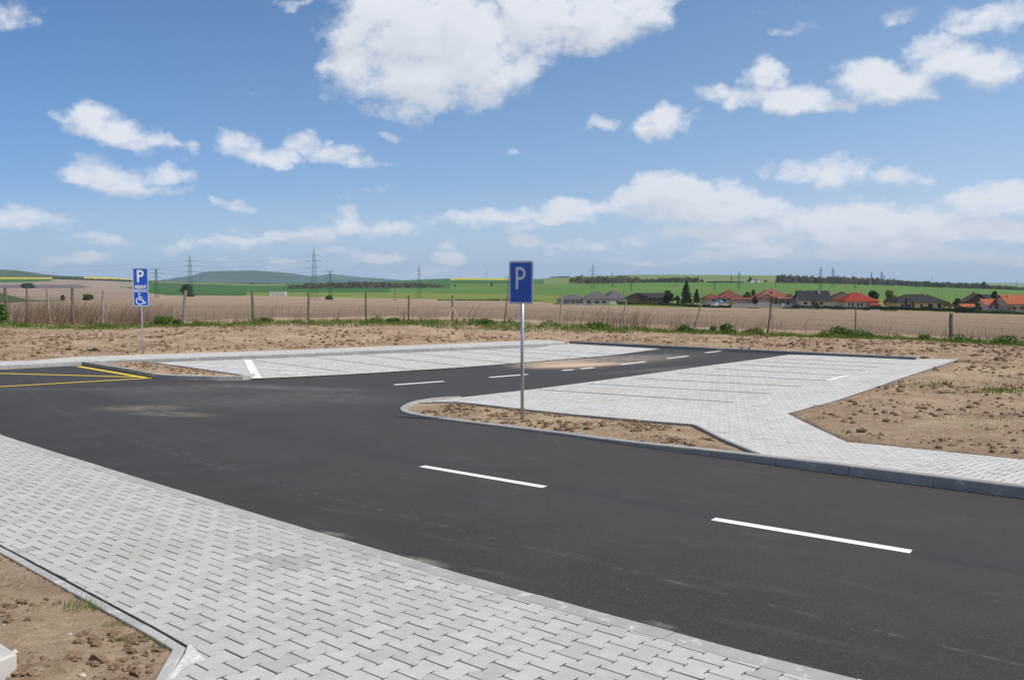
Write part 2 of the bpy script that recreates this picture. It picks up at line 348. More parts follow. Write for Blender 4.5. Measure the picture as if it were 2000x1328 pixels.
def clod_mat():
    m, N = mat('clod'); n1 = N.noise(N.P, 9, 5, .7); n2 = N.noise(N.P, 2, 3)
    col = N.mix(N.mr(n1, .3, .7), (.17, .108, .070), (.36, .25, .17)); col = N.mix(N.mr(n2, .5, .7, 0, .4), col, (.30, .215, .15))
    setp(N, col, .95, 0, .1, bump(N, N.noise(N.P, 40, 4, .7), 1, .03)); return m

def plough_mat(name, c1, c2, c3, rot, band=.05):
    m, N = mat(name)
    q = N.new('ShaderNodeVectorRotate', {'Vector': N.P, 'Angle': rot}, rotation_type='Z_AXIS').outputs[0]
    n1 = N.noise(N.v('MULTIPLY', q, (.35, 2.0, 1)), 1.3, 6, .7); n2 = N.noise(N.P, .035, 7, .68); n3 = N.noise(N.P, 2.6, 7, .85); n5 = N.noise(N.P, 9, 2, .5)
    wv = N.new('ShaderNodeTexWave', {'Vector': q, 'Scale': band, 'Distortion': 3.0, 'Detail': 3.0, 'Detail Scale': 2.0}, bands_direction='Y').outputs['Fac']
    col = N.mix(N.mr(n2, .35, .65), c1, c2)
    col = N.mix(N.mr(n1, .55, .38, 0, .55), col, c3)
    col = N.mix(N.mr(n3, .54, .68, 0, .75), col, tuple(min(.8, k*1.55) for k in c2))
    col = N.mix(N.m('MULTIPLY', wv, .16), col, c3)
    col = N.mix(N.mr(n5, .60, .66, 0, .6), col, (.62, .54, .46))
    h = N.m('ADD', n3, n1); setp(N, col, .95, 0, .1, bump(N, h, 1.0, .35)); return m
def crop_mat(name, c1, c2, rot=.3, stripes=.25, sc=.035):
    m, N = mat(name)
    q = N.new('ShaderNodeVectorRotate', {'Vector': N.P, 'Angle': rot}, rotation_type='Z_AXIS').outputs[0]
    n2 = N.noise(N.P, .006, 5, .6); n3 = N.noise(N.v('MULTIPLY', q, (.15, 1, 1)), sc, 5, .7)
    col = N.mix(N.mr(n2, .35, .65), c1, c2); col = N.mix(N.mr(n3, .4, .62, 0, stripes), col, tuple(k*.72 for k in c1))
    n4 = N.noise(N.P, .5, 4, .8); col = N.mix(N.mr(n4, .4, .6, 0, .18), col, tuple(k*1.3 for k in c2))
    setp(N, col, .95, 0, .1); return m
def leaf_mat(name, c1, c2, trans=.3):
    m, N = mat(name); a = N.new('ShaderNodeAttribute', attribute_name='tone').outputs['Fac']
    col = N.mix(a, c1, c2); setp(N, col, .75, 0, .2)
    tr = N.new('ShaderNodeBsdfTranslucent', {'Color': col}); mx = N.new('ShaderNodeMixShader', {0: trans, 1: N.b.outputs[0], 2: tr.outputs[0]})
    N.l.new(mx.outputs[0], [n for n in N.n if n.type == 'OUTPUT_MATERIAL'][0].inputs[0]); return m

M = {}
M['paver'] = paver_mat('paver', (.44, .432, .417), (.53, .521, .503))
M['paver_light'] = paver_mat('paver_light', (.52, .512, .496), (.61, .602, .584))
M['joint'] = simple('joint_sand', (.09, .082, .072), .95, 0, .3, 40)
M['joint_light'] = simple('joint_sand_light', (.19, .18, .17), .95, 0, .3, 40)
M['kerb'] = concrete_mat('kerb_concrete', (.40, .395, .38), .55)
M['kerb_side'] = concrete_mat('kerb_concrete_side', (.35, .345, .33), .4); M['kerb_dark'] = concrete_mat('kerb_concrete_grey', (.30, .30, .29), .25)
M['mortar'] = simple('mortar', (.60, .59, .56), .9, 0, .25, 25, bmp=.5); M['soil'] = soil_mat(); M['sandy_soil'] = soil_mat('sandy_soil', (1.36, 1.42, 1.42)); M['clod'] = clod_mat()
def paint(name, c):
    m, N = mat(name); a = N.noise(N.P, 55, 4, .8); b = N.noise(N.P, 2.2, 5, .65)
    col = N.mix(N.mr(b, .45, .75, 0, .30), c, tuple(k*.72 for k in c)); col = N.mix(N.m('MULTIPLY', N.mr(a, .58, .72, 0, .7), N.mr(b, .35, .6)), col, (.16, .155, .15))
    setp(N, col, .7, 0, .3, bump(N, a, .4, .003)); return m
M['white_paint'] = paint('white_paint', (.82, .82, .81))
M['yellow_paint'] = paint('yellow_paint', (.80, .60, .045))
M['dark_line'] = simple('dark_blocks', (.12, .12, .12), .9, 0, .3, 20)
M['galv'] = simple('galvanised', (.50, .52, .54), .42, .75, .12, 30)
M['wood'] = simple('weathered_wood', (.17, .14, .115), .9, 0, .45, 14, bmp=.6)
M['wood_pale'] = simple('pale_wood', (.40, .31, .23), .9, 0, .2, 14)
M['wood_grey'] = simple('grey_wood', (.30, .26, .225), .9, 0, .4, 14, bmp=.6)
M['wire'] = simple('wire', (.20, .19, .18), .6, .5)
M['plough'] = plough_mat('ploughed_earth', (.335, .243, .163), (.425, .322, .222), (.235, .165, .108), .35)
M['plough2'] = plough_mat('ploughed_earth_far', (.30, .225, .165), (.345, .262, .195), (.22, .16, .12), .2)
M['lilac'] = crop_mat('dark_ploughed', (.135, .108, .100), (.175, .138, .122), .1, .2)
M['tan'] = crop_mat('pale_ploughed', (.27, .215, .165), (.31, .25, .19), .1, .2)
M['g_yel'] = crop_mat('young_crop', (.155, .195, .035), (.185, .225, .045), .12, .35)
M['g_mid'] = crop_mat('wheat_green', (.088, .165, .026), (.115, .195, .034), .1, .3)
M['g_dark'] = crop_mat('wheat_dark', (.036, .105, .016), (.055, .135, .024), .1, .25)
M['g_pale'] = crop_mat('pale_green', (.135, .190, .050), (.165, .215, .062), .1, .2)
M['g_scrub'] = crop_mat('scrub_green', (.050, .080, .025), (.075, .105, .035), .4, .5, .08)
M['rape'] = crop_mat('rapeseed', (.46, .40, .035), (.58, .49, .04), .1, .5, .05)
M['forest'] = crop_mat('forest_floor', (.012, .045, .028), (.085, .155, .06), .4, .8, .0022)
M['leaf'] = leaf_mat('leaf', (.050, .090, .018), (.13, .19, .045)); M['leaf_dark'] = leaf_mat('leaf_dark', (.024, .050, .016), (.060, .100, .030), .2)
M['leaf_brown'] = leaf_mat('leaf_budding', (.105, .100, .050), (.20, .175, .095)); M['leaf_yel'] = leaf_mat('leaf_spring', (.12, .15, .03), (.22, .22, .05))
M['bark'] = simple('bark', (.11, .085, .065), .9, 0, .3, 6)
M['grass'] = leaf_mat('grass_blade', (.090, .150, .028), (.27, .31, .085)); M['weed'] = leaf_mat('weed_leaf', (.045, .095, .02), (.16, .24, .06))
M['straw'] = leaf_mat('dry_stalk', (.20, .145, .10), (.40, .30, .215), .2)

# ------------------------------------------------------------------ layout (picture points on the ground)
NP = .12                                               # near pavement above road
pn = [unp(x, y, NP) for x, y in [(0,847.5),(300,941),(600,1031.5),(900,1118),(1200,1201),(1450,1268),(1696,1328)]]
def ext(a, b, L):                                      # extend beyond b
    d = Vector((b[0]-a[0], b[1]-a[1])).normalized(); return (b[0]+d.x*L, b[1]+d.y*L)
near_kerb = [ext(pn[1], pn[0], 30)]+pn+[ext(pn[-2], pn[-1], 9)]
kb = [unp(x, y) for x, y in [(1463,901.6),(1604,922),(1768,944),(1951,968),(2000,974)]]
isl_front = [unp(x, y) for x, y in [(897,776),(863,778),(836,780.5),(812,784.5),(794,790),(783,796),(780,801),(788,807),(806,811.5),(845,818),(945,831),(1093,850),(1241,872),(1389,891.5)]]
right_kerb = isl_front+kb+[ext(kb[-3], kb[-1], 14)]
lot_low = [unp(x, y, .03) for x, y in [(897,776),(1048,759),(1174,742.5),(1322,722),(1492,699.5),(1541,692.5)]]
back_k = [unp(x, y) for x, y in [(1110,671),(1290,680),(1400,685.5),(1600,694.5),(1784,703.6)]]
lot_right = [unp(x, y, offR) for x, y in [(1872,702),(1760,738.6),(1640,780),(1538,807),(1655,862.5),(1790,876),(2000,897)]]
edge_isl = [unp(x, y, offK) for x, y in [(1473,893.5),(1359,829.5),(1241,820),(1108,808),(989,795.5),(897,785),(819,785)]]
lot_up = [unp(x, y, .02) for x, y in [(1290,681.5),(1195,694),(1050,706),(900,717.5),(700,730),(500,739.5)]]
sw_front = [unp(x, y) for x, y in [(0,722),(126,715),(232,710.5),(347,706.5),(560,698.5),(780,689),(1000,680),(1050,677.6),(1104,674.6)]]
sw_back = [unp(x, y, .12) for x, y in [(0,706),(75,703),(140,697.5),(280,692.6),(560,684),(780,675),(1000,666.6),(1045,664.5),(1070,664.2),(1108,667.5)]]
SWL = ext(sw_front[1], sw_front[0], 25); SWBL = ext(sw_back[1], sw_back[0], 25)
isl2_out = [unp(x, y) for x, y in [(160,714),(230,725.5),(297,738),(318,740.3),(345,741.6),(420,743.6),(476,742.8),(490,741),(498,738)]]
isl2_back = [unp(x, y, .12) for x, y in [(479,731),(380,717.5),(280,704.5)]]

def offset(pl, d):
    """offset an open polyline to its left by d (mitred)"""
    out = []
    for i, p in enumerate(pl):
        a = Vector(pl[max(i-1, 0)]); b = Vector(p); c = Vector(pl[min(i+1, len(pl)-1)])
        d1 = (b-a).normalized() if i > 0 else None; d2 = (c-b).normalized() if i < len(pl)-1 else None
        if d1 is None: d1 = d2
        if d2 is None: d2 = d1
        n1 = Vector((-d1.y, d1.x)); n2 = Vector((-d2.y, d2.x)); n = (n1+n2)
        n = n.normalized() if n.length > .2 else n1; k = d/max(.45, n.dot(n1)); out.append((b.x+n.x*k, b.y+n.y*k))
    return out

def resample(pl, step):
    out = []; 
    for a, b in zip(pl[:-1], pl[1:]):
        a = Vector(a); b = Vector(b); L = (b-a).length; n = max(1, int(math.ceil(L/step)))
        for i in range(n): out.append(tuple(a.lerp(b, i/n)))
    out.append(tuple(pl[-1])); return out
def smooth_pl(pl, it=2):
    for _ in range(it):
        o = [pl[0]]
        for a, b in zip(pl[:-1], pl[1:]):
            o += [(.75*a[0]+.25*b[0], .75*a[1]+.25*b[1]), (.25*a[0]+.75*b[0], .25*a[1]+.75*b[1])]
        pl = o+[pl[-1]]
    return pl
def kerb(name, line, width, top, mat_, stone=1.0, side=1, depth=.25, bev=.012, sub=.25):
    """a run of kerb stones along line; the stones lie on its left (side=1) or right (side=-1)"""
    rs = resample(line, sub); off = offset(rs, side*width); V = []; Fc = []; tones = []
    s = 0; seg = []; cum = [0]
    for a, b in zip(rs[:-1], rs[1:]): cum.append(cum[-1]+math.dist(a, b))
    # stone boundaries
    nb = max(1, round(cum[-1]/stone)); bl = [cum[-1]*i/nb for i in range(nb+1)]
    def pt(s_):
        i = min(max(int(np.searchsorted(cum, s_))-1, 0), len(rs)-2); t = (s_-cum[i])/max(cum[i+1]-cum[i], 1e-9)
        a = (rs[i][0]+(rs[i+1][0]-rs[i][0])*t, rs[i][1]+(rs[i+1][1]-rs[i][1])*t); b = (off[i][0]+(off[i+1][0]-off[i][0])*t, off[i][1]+(off[i+1][1]-off[i][1])*t); return a, b
    for j in range(nb):
        s0, s1 = bl[j]+.004, bl[j+1]-.004; n = max(1, int(math.ceil((s1-s0)/sub))); tone = random.random()**2; dz = random.uniform(-.002, .002)
        st0 = len(V)
        for i in range(n+1):
            a, b = pt(s0+(s1-s0)*i/n); e = Vector((b[0]-a[0], b[1]-a[1])); e.normalize()
            z = float(base(a[1]))+(float(top(a[1])) if callable(top) else top)+dz
            zb = float(base(b[1]))+(float(top(a[1])) if callable(top) else top)+dz
            prof = [(a[0], a[1], z-depth), (a[0], a[1], z-bev), (a[0]+e.x*bev, a[1]+e.y*bev, z), (b[0]-e.x*.004, b[1]-e.y*.004, zb), (b[0], b[1], zb-.004), (b[0], b[1], zb-depth)]
            V += prof; tones += [tone]*6
        for i in range(n):
            for k in range(5):
                q = [st0+i*6+k, st0+(i+1)*6+k, st0+(i+1)*6+k+1, st0+i*6+k+1]; Fc.append(q if side == 1 else q[::-1])
        e0 = [st0+k for k in range(6)]; e1 = [st0+n*6+k for k in range(6)]
        Fc.append(e0 if side == 1 else e0[::-1]); Fc.append(e1[::-1] if side == 1 else e1)
    o = mesh(name, V, Fc, mat_); attr(o, 'tone', tones); return struct(o)

def clip(poly, a, b):
    """keep the part of poly to the left of a->b"""
    out = []; ex, ey = b[0]-a[0], b[1]-a[1]
    def s(p): return ex*(p[1]-a[1])-ey*(p[0]-a[0])
    for i in range(len(poly)):
        p, q = poly[i], poly[(i+1) % len(poly)]; sp_, sq = s(p), s(q)
        if sp_ >= 0: out.append(p)
        if (sp_ >= 0) != (sq >= 0):
            t = sp_/(sp_-sq); out.append((p[0]+(q[0]-p[0])*t, p[1]+(q[1]-p[1])*t))
    return out
def area(p): return .5*sum(p[i][0]*p[(i+1) % len(p)][1]-p[(i+1) % len(p)][0]*p[i][1] for i in range(len(p)))

def behaton(name, region, ang, zoff, mat_, joint_mat, origin, bevel_to=20., g=.003):
    """interlocking bone-shaped concrete blocks laid over a region; real blocks with joints"""
    if area(region) < 0: region = region[::-1]
    L, Wd, A = .203, .151, .0155; q_ = .008
    u = (math.cos(ang), math.sin(ang)); v = (-u[1], u[0])
    hu = L/2-g; w0 = Wd/2-A-g; w1 = Wd/2+A-g; c1, c2 = .026, .050
    bone = [(-hu+q_, -w1), (-c2, -w1), (-c1, -w0), (c1, -w0), (c2, -w1), (hu-q_, -w1), (hu, -w1+q_), (hu, w1-q_), (hu-q_, w1), (c2, w1), (c1, w0), (-c1, w0), (-c2, w1), (-hu+q_, w1), (-hu, w1-q_), (-hu, -w1+q_)]
    reg = np.array(region); R = reg-np.array(origin); uu = R@np.array(u); vv = R@np.array(v)
    ks = np.arange(int(vv.min()/Wd)-2, int(vv.max()/Wd)+3); js = np.arange(int(uu.min()/L)-2, int(uu.max()/L)+3)
    K, J = np.meshgrid(ks, js); K = K.ravel(); J = J.ravel(); cu = J*L+(K % 2)*L/2; cv = K*Wd
    C = np.stack([origin[0]+cu*u[0]+cv*v[0], origin[1]+cu*u[1]+cv*v[1]], 1); D = sdf(C, region)
    keep = (D < .13) & (np.abs(C[:, 0]) < C[:, 1]*.75+3.5) & (C[:, 1] > .6); C = C[keep]; D = D[keep]
    V = []; Fc = []; T = []; E = []; edges = [(region[i], region[(i+1) % len(region)]) for i in range(len(region))]
    Bl = [(p[0]*u[0]+p[1]*v[0], p[0]*u[1]+p[1]*v[1]) for p in bone]
    def emit(P, cx, cy):
        nonlocal T
        n = len(P); mx = sum(p[0] for p in P)/n; my = sum(p[1] for p in P)/n
        tone = random.random(); dz = random.gauss(0, .0006); tx, ty = random.gauss(0, .004), random.gauss(0, .004)
        def vz(p, h): return (p[0], p[1], float(bz(p[1]))+zoff(p[1])+h+dz+tx*(p[0]-mx)+ty*(p[1]-my))
        s0 = len(V)
        if cy < bevel_to:
            sc = 1-.0038/.075
            for (fac, h) in ((1, -.028), (1, -.0028), (sc, 0.0)):
                for p in P: V.append(vz((mx+(p[0]-mx)*fac, my+(p[1]-my)*fac), h)); E.append(1.0 if h < -.02 else .8 if fac == 1 else 0.0)
            for lv in (0, 1):
                for i in range(n): j = (i+1) % n; Fc.append((s0+lv*n+i, s0+lv*n+j, s0+(lv+1)*n+j, s0+(lv+1)*n+i))
            Fc.append(tuple(range(s0+2*n, s0+3*n))); T += [tone]*(3*n)
        else:
            for p in P: V.append(vz(p, 0)); E.append(0.0)
            Fc.append(tuple(range(s0, s0+n))); T += [tone]*n
    for (cx, cy), d in zip(C, D):
        P = [(cx+p[0], cy+p[1]) for p in Bl]
        if d > -.135:
            near = []
            for ei, (a, b) in enumerate(edges):
                ex, ey = b[0]-a[0], b[1]-a[1]; l2 = ex*ex+ey*ey; t = min(1, max(0, ((cx-a[0])*ex+(cy-a[1])*ey)/l2))
                if math.hypot(cx-a[0]-ex*t, cy-a[1]-ey*t) < .135: near.append(ei)
            pieces = [P]; done = False
            if len(near) == 2:
                i0, i1 = (near[0], near[1]) if (near[0]+1) % len(edges) == near[1] else (near[1], near[0]) if (near[1]+1) % len(edges) == near[0] else (None, None)
                if i0 is not None:
                    (a, b), (_, c) = edges[i0], edges[i1]
                    if (b[0]-a[0])*(c[1]-b[1])-(b[1]-a[1])*(c[0]-b[0]) < 0:
                        p1 = clip(P, a, b); p2 = clip(P, b, c); p2 = clip(p2, b, a) if len(p2) > 2 else []
                        pieces = [q for q in (p1, p2) if len(q) > 2]; done = True
            if not done:
                for ei in near:
                    P = clip(P, *edges[ei])
                    if len(P) < 3: break
                pieces = [P]
        else: pieces = [P]
        for P in pieces:
          if len(P) < 3 or abs(area(P)) < .0005: continue
          emit(P, cx, cy)
    o = mesh(name, V, Fc, mat_); attr(o, 'tone', T); attr(o, 'edge', E); struct(o)
    return o
_by = np.linspace(-5, 60, 2601); _bz = base(_by)
def bz(y): i = (y+5)*40; k = int(i); t = i-k; return _bz[k]*(1-t)+_bz[k+1]*t

bk_line = [unp(x, y) for x, y in [(1108, 671), (1290, 680), (1400, 685.5), (1600, 694.8), (1790, 703.8)]]
# ------------------------------------------------------------------ asphalt road
road_poly = ([(p[0], p[1]) for p in offset(near_kerb, -.05)] + [(p[0], p[1]) for p in reversed(offset(right_kerb, .06))][:len(kb)+14+1] )
road_poly = [*near_kerb] + [offset(right_kerb, -.0)[-1]] + list(reversed(right_kerb))[1:]
road_poly += [lot_low[1], lot_low[2], lot_low[3], lot_low[4], lot_low[5]] + [unp(1600, 694.5), unp(1400, 684.6), unp(1200, 675)] + lot_up[1:]
road_poly += [isl2_out[7], isl2_out[5], isl2_out[3], isl2_out[2], isl2_out[0], sw_front[1], sw_front[0], SWL]
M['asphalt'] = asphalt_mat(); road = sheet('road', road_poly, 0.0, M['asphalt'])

# ------------------------------------------------------------------ near pavement
inner = offset(near_kerb, -.15)
kerb('kerb', near_kerb, .148, NP, M['kerb'], 1.0, -1)
be0, bc, be1 = unp(0, 1063, NP), unp(371, 1262, NP), unp(335, 1328, NP)
back_edge = [ext(bc, be0, 14), bc, ext(bc, be1, 3.0)]
near_reg = [inner[i] for i in range(len(inner))] + [(6.5, -1.0), back_edge[2], bc, back_edge[0]]
ubasis = math.atan2(be0[1]-bc[1], be0[0]-bc[0])-math.pi/2
ANG = math.radians(49.6)
sheet('pavement_bed', near_reg, NP-.016, M['joint'])
behaton('pavement', near_reg, ANG, lambda y: NP, M['paver'], M['joint'], unp(746, 1276, NP), 20., .0023)
sheet('pavement_mortar', [unp(x, y, NP) for x, y in [(372, 1258), (380, 1266), (402, 1289), (374, 1297), (352, 1309), (338, 1328), (326, 1328), (346, 1300), (362, 1274), (366, 1262)]], NP+.0015, M['mortar'])
strip = offset([ext(bc, be0, 14), bc, ext(bc, be1, 3.0)], -.0)
go_ = offset([back_edge[0], bc, back_edge[2]], -.020); go_[2] = offset([bc, back_edge[2]], -.008)[1]
kerb('kerb', go_, .062, NP+.004, M['kerb'], 1.0, -1, bev=.006)

# ------------------------------------------------------------------ right side: kerb, island, lot
rk = right_kerb
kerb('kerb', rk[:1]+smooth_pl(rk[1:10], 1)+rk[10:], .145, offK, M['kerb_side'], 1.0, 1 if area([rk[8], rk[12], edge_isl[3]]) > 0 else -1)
side_r = 1 if area([rk[8], rk[12], edge_isl[3]]) > 0 else -1
rki = offset(rk, side_r*.15); E0 = tuple(Vector(rki[-6]).lerp(Vector(rki[-5]), .07)); edge_isl[0] = E0
lot_poly = lot_low + [back_k[3], ext(back_k[2], back_k[-1], .05)] + lot_right + [ext(lot_right[-2], lot_right[-1], 14)] + [rki[-1]] + rki[-6:-1][::-1] + edge_isl
lot_poly = lot_low + [unp(1600, 694.6, .02), unp(1786, 703.0, .02), unp(1796, 700.5, .02)] + lot_right + [ext(lot_right[-2], lot_right[-1], 14), rki[-1]] + list(reversed(rki[-5:-1])) + edge_isl
def inside_fix(P):
    return P
LOTANG = math.atan2(lot_low[4][1]-lot_low[0][1], lot_low[4][0]-lot_low[0][0])
sheet('parking_lot_bed', lot_poly, lambda y: offR(y)-.012, M['joint_light'])
behaton('parking_lot', lot_poly, math.atan2(kb[3][1]-kb[1][1], kb[3][0]-kb[1][0]), lambda y: float(np.interp(y, _ky, [.126, .121, .096, .046, .026, .026])), M['paver_light'], M['joint_light'], lot_low[0], 19., .0040)
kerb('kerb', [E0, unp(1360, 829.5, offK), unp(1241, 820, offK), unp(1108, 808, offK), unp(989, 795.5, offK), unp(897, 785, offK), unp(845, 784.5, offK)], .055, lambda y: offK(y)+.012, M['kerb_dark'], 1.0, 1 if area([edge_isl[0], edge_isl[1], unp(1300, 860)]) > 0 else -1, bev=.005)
# back kerb
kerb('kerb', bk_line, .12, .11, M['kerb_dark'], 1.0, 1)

# ------------------------------------------------------------------ left lot, island, back pavement
lotl_poly = [isl2_out[-1]] + list(reversed(lot_up)) + [unp(1200, 675, .02), unp(1112, 671, .02)] + [unp(1050, 676.5, .02)] + list(reversed(sw_front[2:-2])) + [isl2_back[2], isl2_back[1], isl2_back[0]]
lotl_poly = [unp(498, 739.6, .02)] + list(reversed(lot_up[:-1])) + [unp(1110, 671.3, .02), unp(1050, 678.2, .02), unp(1000, 680.5, .02), unp(780, 689.5, .02), unp(560, 699, .02), unp(347, 706.5, .02), unp(300, 708.5, .02), unp(481, 733.5, .02)]
sheet('parking_lot_bed', lotl_poly, .014, M['joint_light'])
behaton('parking_lot', lotl_poly, LOTANG, lambda y: .022, M['paver_light'], M['joint_light'], lot_up[2], 0)
swp = [SWL]+sw_front+list(reversed(sw_back))+[SWBL]
sf_i = offset([SWL]+sw_front, .11)
swp2 = sf_i+list(reversed(sw_back))+[SWBL]
sheet('pavement_bed', swp2, .10, M['joint_light'])
behaton('pavement', swp2, LOTANG, lambda y: .118, M['paver_light'], M['joint_light'], sw_front[4], 0)
kerb('kerb', [SWL]+sw_front, .11, .12, M['kerb'], 1.0, 1)
kerb('kerb', isl2_out[:3], .10, .12, M['kerb_dark'], 1.0, 1)  # shaded side of the island: its shade is put into the darker concrete colour
kerb('kerb', isl2_out[2:], .10, .12, M['kerb'], .42, 1)
kerb('kerb', [unp(481, 732.5, .12), unp(380, 718, .12), unp(280, 704.8, .12)], .05, .122, M['kerb_dark'], 1.0, 1, bev=.004)

# ------------------------------------------------------------------ painted markings
def stripe(name, a, b, width, off, mat_, taper=0.0):
    a = Vector(a); b = Vector(b); d = (b-a).normalized(); n = Vector((-d.y, d.x))*(width/2)
    P = [a-n, b-n, b+n, a+n]
    if taper: P = [a-n+d*taper, b-n, b+n-d*taper, a+n]
    return sheet(name, [tuple(p) for p in P], off, mat_, .5)
for (x0, y0, x1, y1) in [(823,910.3,1065,951.5),(1391,1013.3,1782,1078)]:
    stripe('road_marking', unp(x0, y0), unp(x1, y1), .125, .004, M['white_paint'], .02)
a, b = unp(1391, 1013.3), unp(1782, 1078); d = Vector(b)-Vector(a); a2 = Vector(b)+d.normalized()*2.0
stripe('road_marking', tuple(a2), tuple(a2+d), .125, .004, M['white_paint'])
for (x0, y0, x1, y1) in [(770,751.7,867,744.8),(956,737.2,1030,731.2),(1099,723.7,1120,722),(1134,720.6,1160,718),(1212,712.2,1260,706.6),(1303,700.4,1344,695.4),(1378,689.3,1412,685)]:
    stripe('road_marking', unp(x0, y0), unp(x1, y1), .15, .004, M['white_paint'])
for (x0, y0, x1, y1, w_) in [(-60,727.8,282,736.8,.12),(-60,758.6,296,738.6,.12),(153,716,285,738.4,.16)]:
    stripe('road_marking', unp(x0, y0), unp(x1, y1), w_, .004 if y0 < 730 and y0 > 720 else .006 if y0 > 740 else .008, M['yellow_paint'])
for (x0, y0, x1, y1, w_, z_) in [(330,711,694,728.4,.12,.030),(483,702.5,502,739,.24,.034)]:
    stripe('road_marking', unp(x0, y0, .03), unp(x1, y1, .03), w_, z_, M['white_paint'])
stripe('road_marking', unp(1617, 742.5, .03), unp(1655, 733, .03), .12, .031, M['white_paint'])
stripe('road_marking', unp(1125, 783, .03), unp(1150, 785, .03), .10, .034, M['white_paint'])
# wheelchair sign painted on the reserved bay, seen almost edge-on
def chair_shapes():
    """wheelchair symbol as polygons in a unit square, x right, y up"""
    def thick(pts, w_):
        o = offset(pts, w_/2); i = offset(pts, -w_/2); return o+i[::-1]
    head = [(.42+.075*math.cos(t), .86+.075*math.sin(t)) for t in np.linspace(0, 2*math.pi, 17)[:-1]]
    body = thick([(.42, .74), (.43, .40), (.66, .40), (.80, .14), (.90, .19)], .085)
    arm = thick([(.45, .58), (.66, .58)], .065)
    arc = thick([(.45+.265*math.cos(t), .30+.265*math.sin(t)) for t in np.linspace(math.radians(118), math.radians(350), 22)], .075)
    return [head, body, arm, arc]
def sym_mesh(mb, shapes, fn, thick=.002):
    for k, s_ in enumerate(shapes):
        if area(s_) < 0: s_ = s_[::-1]
        n = len(s_); V = [fn(p[0], p[1], 0.0006*k) for p in s_]+[fn(p[0], p[1], thick+0.0006*k) for p in s_]
        mb.add(V, [tuple(range(n-1, -1, -1)), tuple(range(n, 2*n))]+[(i, (i+1) % n, n+(i+1) % n, n+i) for i in range(n)])
mb = MB(); c = Vector(unp(590, 729.8, .03)); e1 = (Vector(unp(694, 728.4, .03))-Vector(unp(400, 714.5, .03))).normalized(); e2 = Vector((-e1.y, e1.x))
c = c-e1*.9
def fn(x, y, h):
    p = c+e1*((1-y)*1.1-.2)+e2*((x-.5)*-.95*-1); return (p.x, p.y, float(base(p.y))+.028+h)
sym_mesh(mb, chair_shapes(), fn); struct(mb.build('road_marking', M['white_paint']))
for (x0, y0, x1, y1) in [(1052,760.5,1432,785.5),(1150,749.3,1505,768.5),(1242,738.6,1566,754.8),(1325,728.7,1614,743),(1395,719.5,1648,733),(1440,712,1688,723.8),(1478,705.3,1721,717.2),(1512,699.4,1751,710.6)]:
    stripe('parking_marking', unp(x0, y0, .03), unp(x1, y1, .03), .055, .0305, M['dark_line'])
for (x0, y0, x1, y1) in [(487,702.4,697,728.4),(602,696.2,813,721.8),(702,692,908,714.9),(789,688.2,997,708.8),(881,684.5,1075,702.5),(945,681.5,1145,697.5),(1005,679.5,1205,692)]:
    stripe('parking_marking', unp(x0, y0, .03), unp(x1, y1, .03), .06, .0255, M['dark_line'])

# ------------------------------------------------------------------ soil
_o=0
paved = [near_reg, [*near_kerb, (8, -3), (-3, -3), ext(bc, be0, 14)], road_poly, lot_poly, lotl_poly, swp]
def soil_height(P, kind, dmin):
    x, y = P[:, 0], P[:, 1]
    b0 = base(y)
    if kind == 'back':
        d = np.maximum(dmin, 0)
        o = np.where(x > 8, np.interp(y, _ky+[34.], [.12, .12, .095, .05, .035, .03, .10]), .115)
        o = np.where((x <= 8) & (y < 25), np.interp(y, _ky, [.12, .12, .095, .05, .035, .03]), o)
        t = d/(d+np.maximum(41.0-y, 0)+.01); t = t*t*(3-2*t); z = (b0+o)*(1-t)+fence_z(x)*t
        # soft mounds
        return z
    return b0
def soil_patch(name, x0, x1, y0, y1, res, kind, amp, polys, zadd=0, hfun=None, drop=.25):
    xs = np.arange(x0, x1+res/2, res); ys = np.arange(y0, y1+res/2, res); X, Y = np.meshgrid(xs, ys)
    X = X+rng.uniform(-.3, .3, X.shape)*res; Y = Y+rng.uniform(-.3, .3, Y.shape)*res
    P = np.stack([X.ravel(), Y.ravel()], 1); dmin = np.full(len(P), 1e9)
    for pl in polys: dmin = np.minimum(dmin, sdf(P, pl))
    z = soil_height(P, kind, dmin)+zadd
    nz = np.array([noise.noise((p[0]*.45, p[1]*.45, 1.3))*.9+noise.noise((p[0]*1.7, p[1]*1.7, 4.3))*.55+abs(noise.noise((p[0]*5.1, p[1]*5.1, 9.)))*.5+noise.noise((p[0]*14., p[1]*14., 2.))*.22 for p in P])
    edge = sstep(0, .5, dmin)
    z = z+amp*nz*(.18+.82*edge)-drop*sstep(.02, -.06, dmin)*1.0
    z = z+amp*.5*edge
    nxp, nyp = len(xs), len(ys); idx = np.arange(nxp*nyp).reshape(nyp, nxp)
    keep = (dmin > -.35).reshape(nyp, nxp); kf = keep[:-1, :-1] | keep[1:, 1:]
    q = np.stack([idx[:-1, :-1], idx[:-1, 1:], idx[1:, 1:], idx[1:, :-1]], -1)[kf]
    used = np.unique(q); remap = -np.ones(nxp*nyp, int); remap[used] = np.arange(len(used))
    V = np.column_stack([P, z])[used]; o = mesh(name, V, remap[q], M['soil'], smooth=True); struct(o)
    def hz(x, y):
        i = int((y-y0)/res+.5); j = int((x-x0)/res+.5); i = min(max(i, 0), nyp-1); j = min(max(j, 0), nxp-1); return z[i*nxp+j], dmin[i*nxp+j]
    return o, hz
hull = [SWBL]+sw_back+offset(bk_line, .12)+lot_right+[ext(lot_right[-2], lot_right[-1], 14), (20, -5), (-60, -5)]
polysA = [hull]
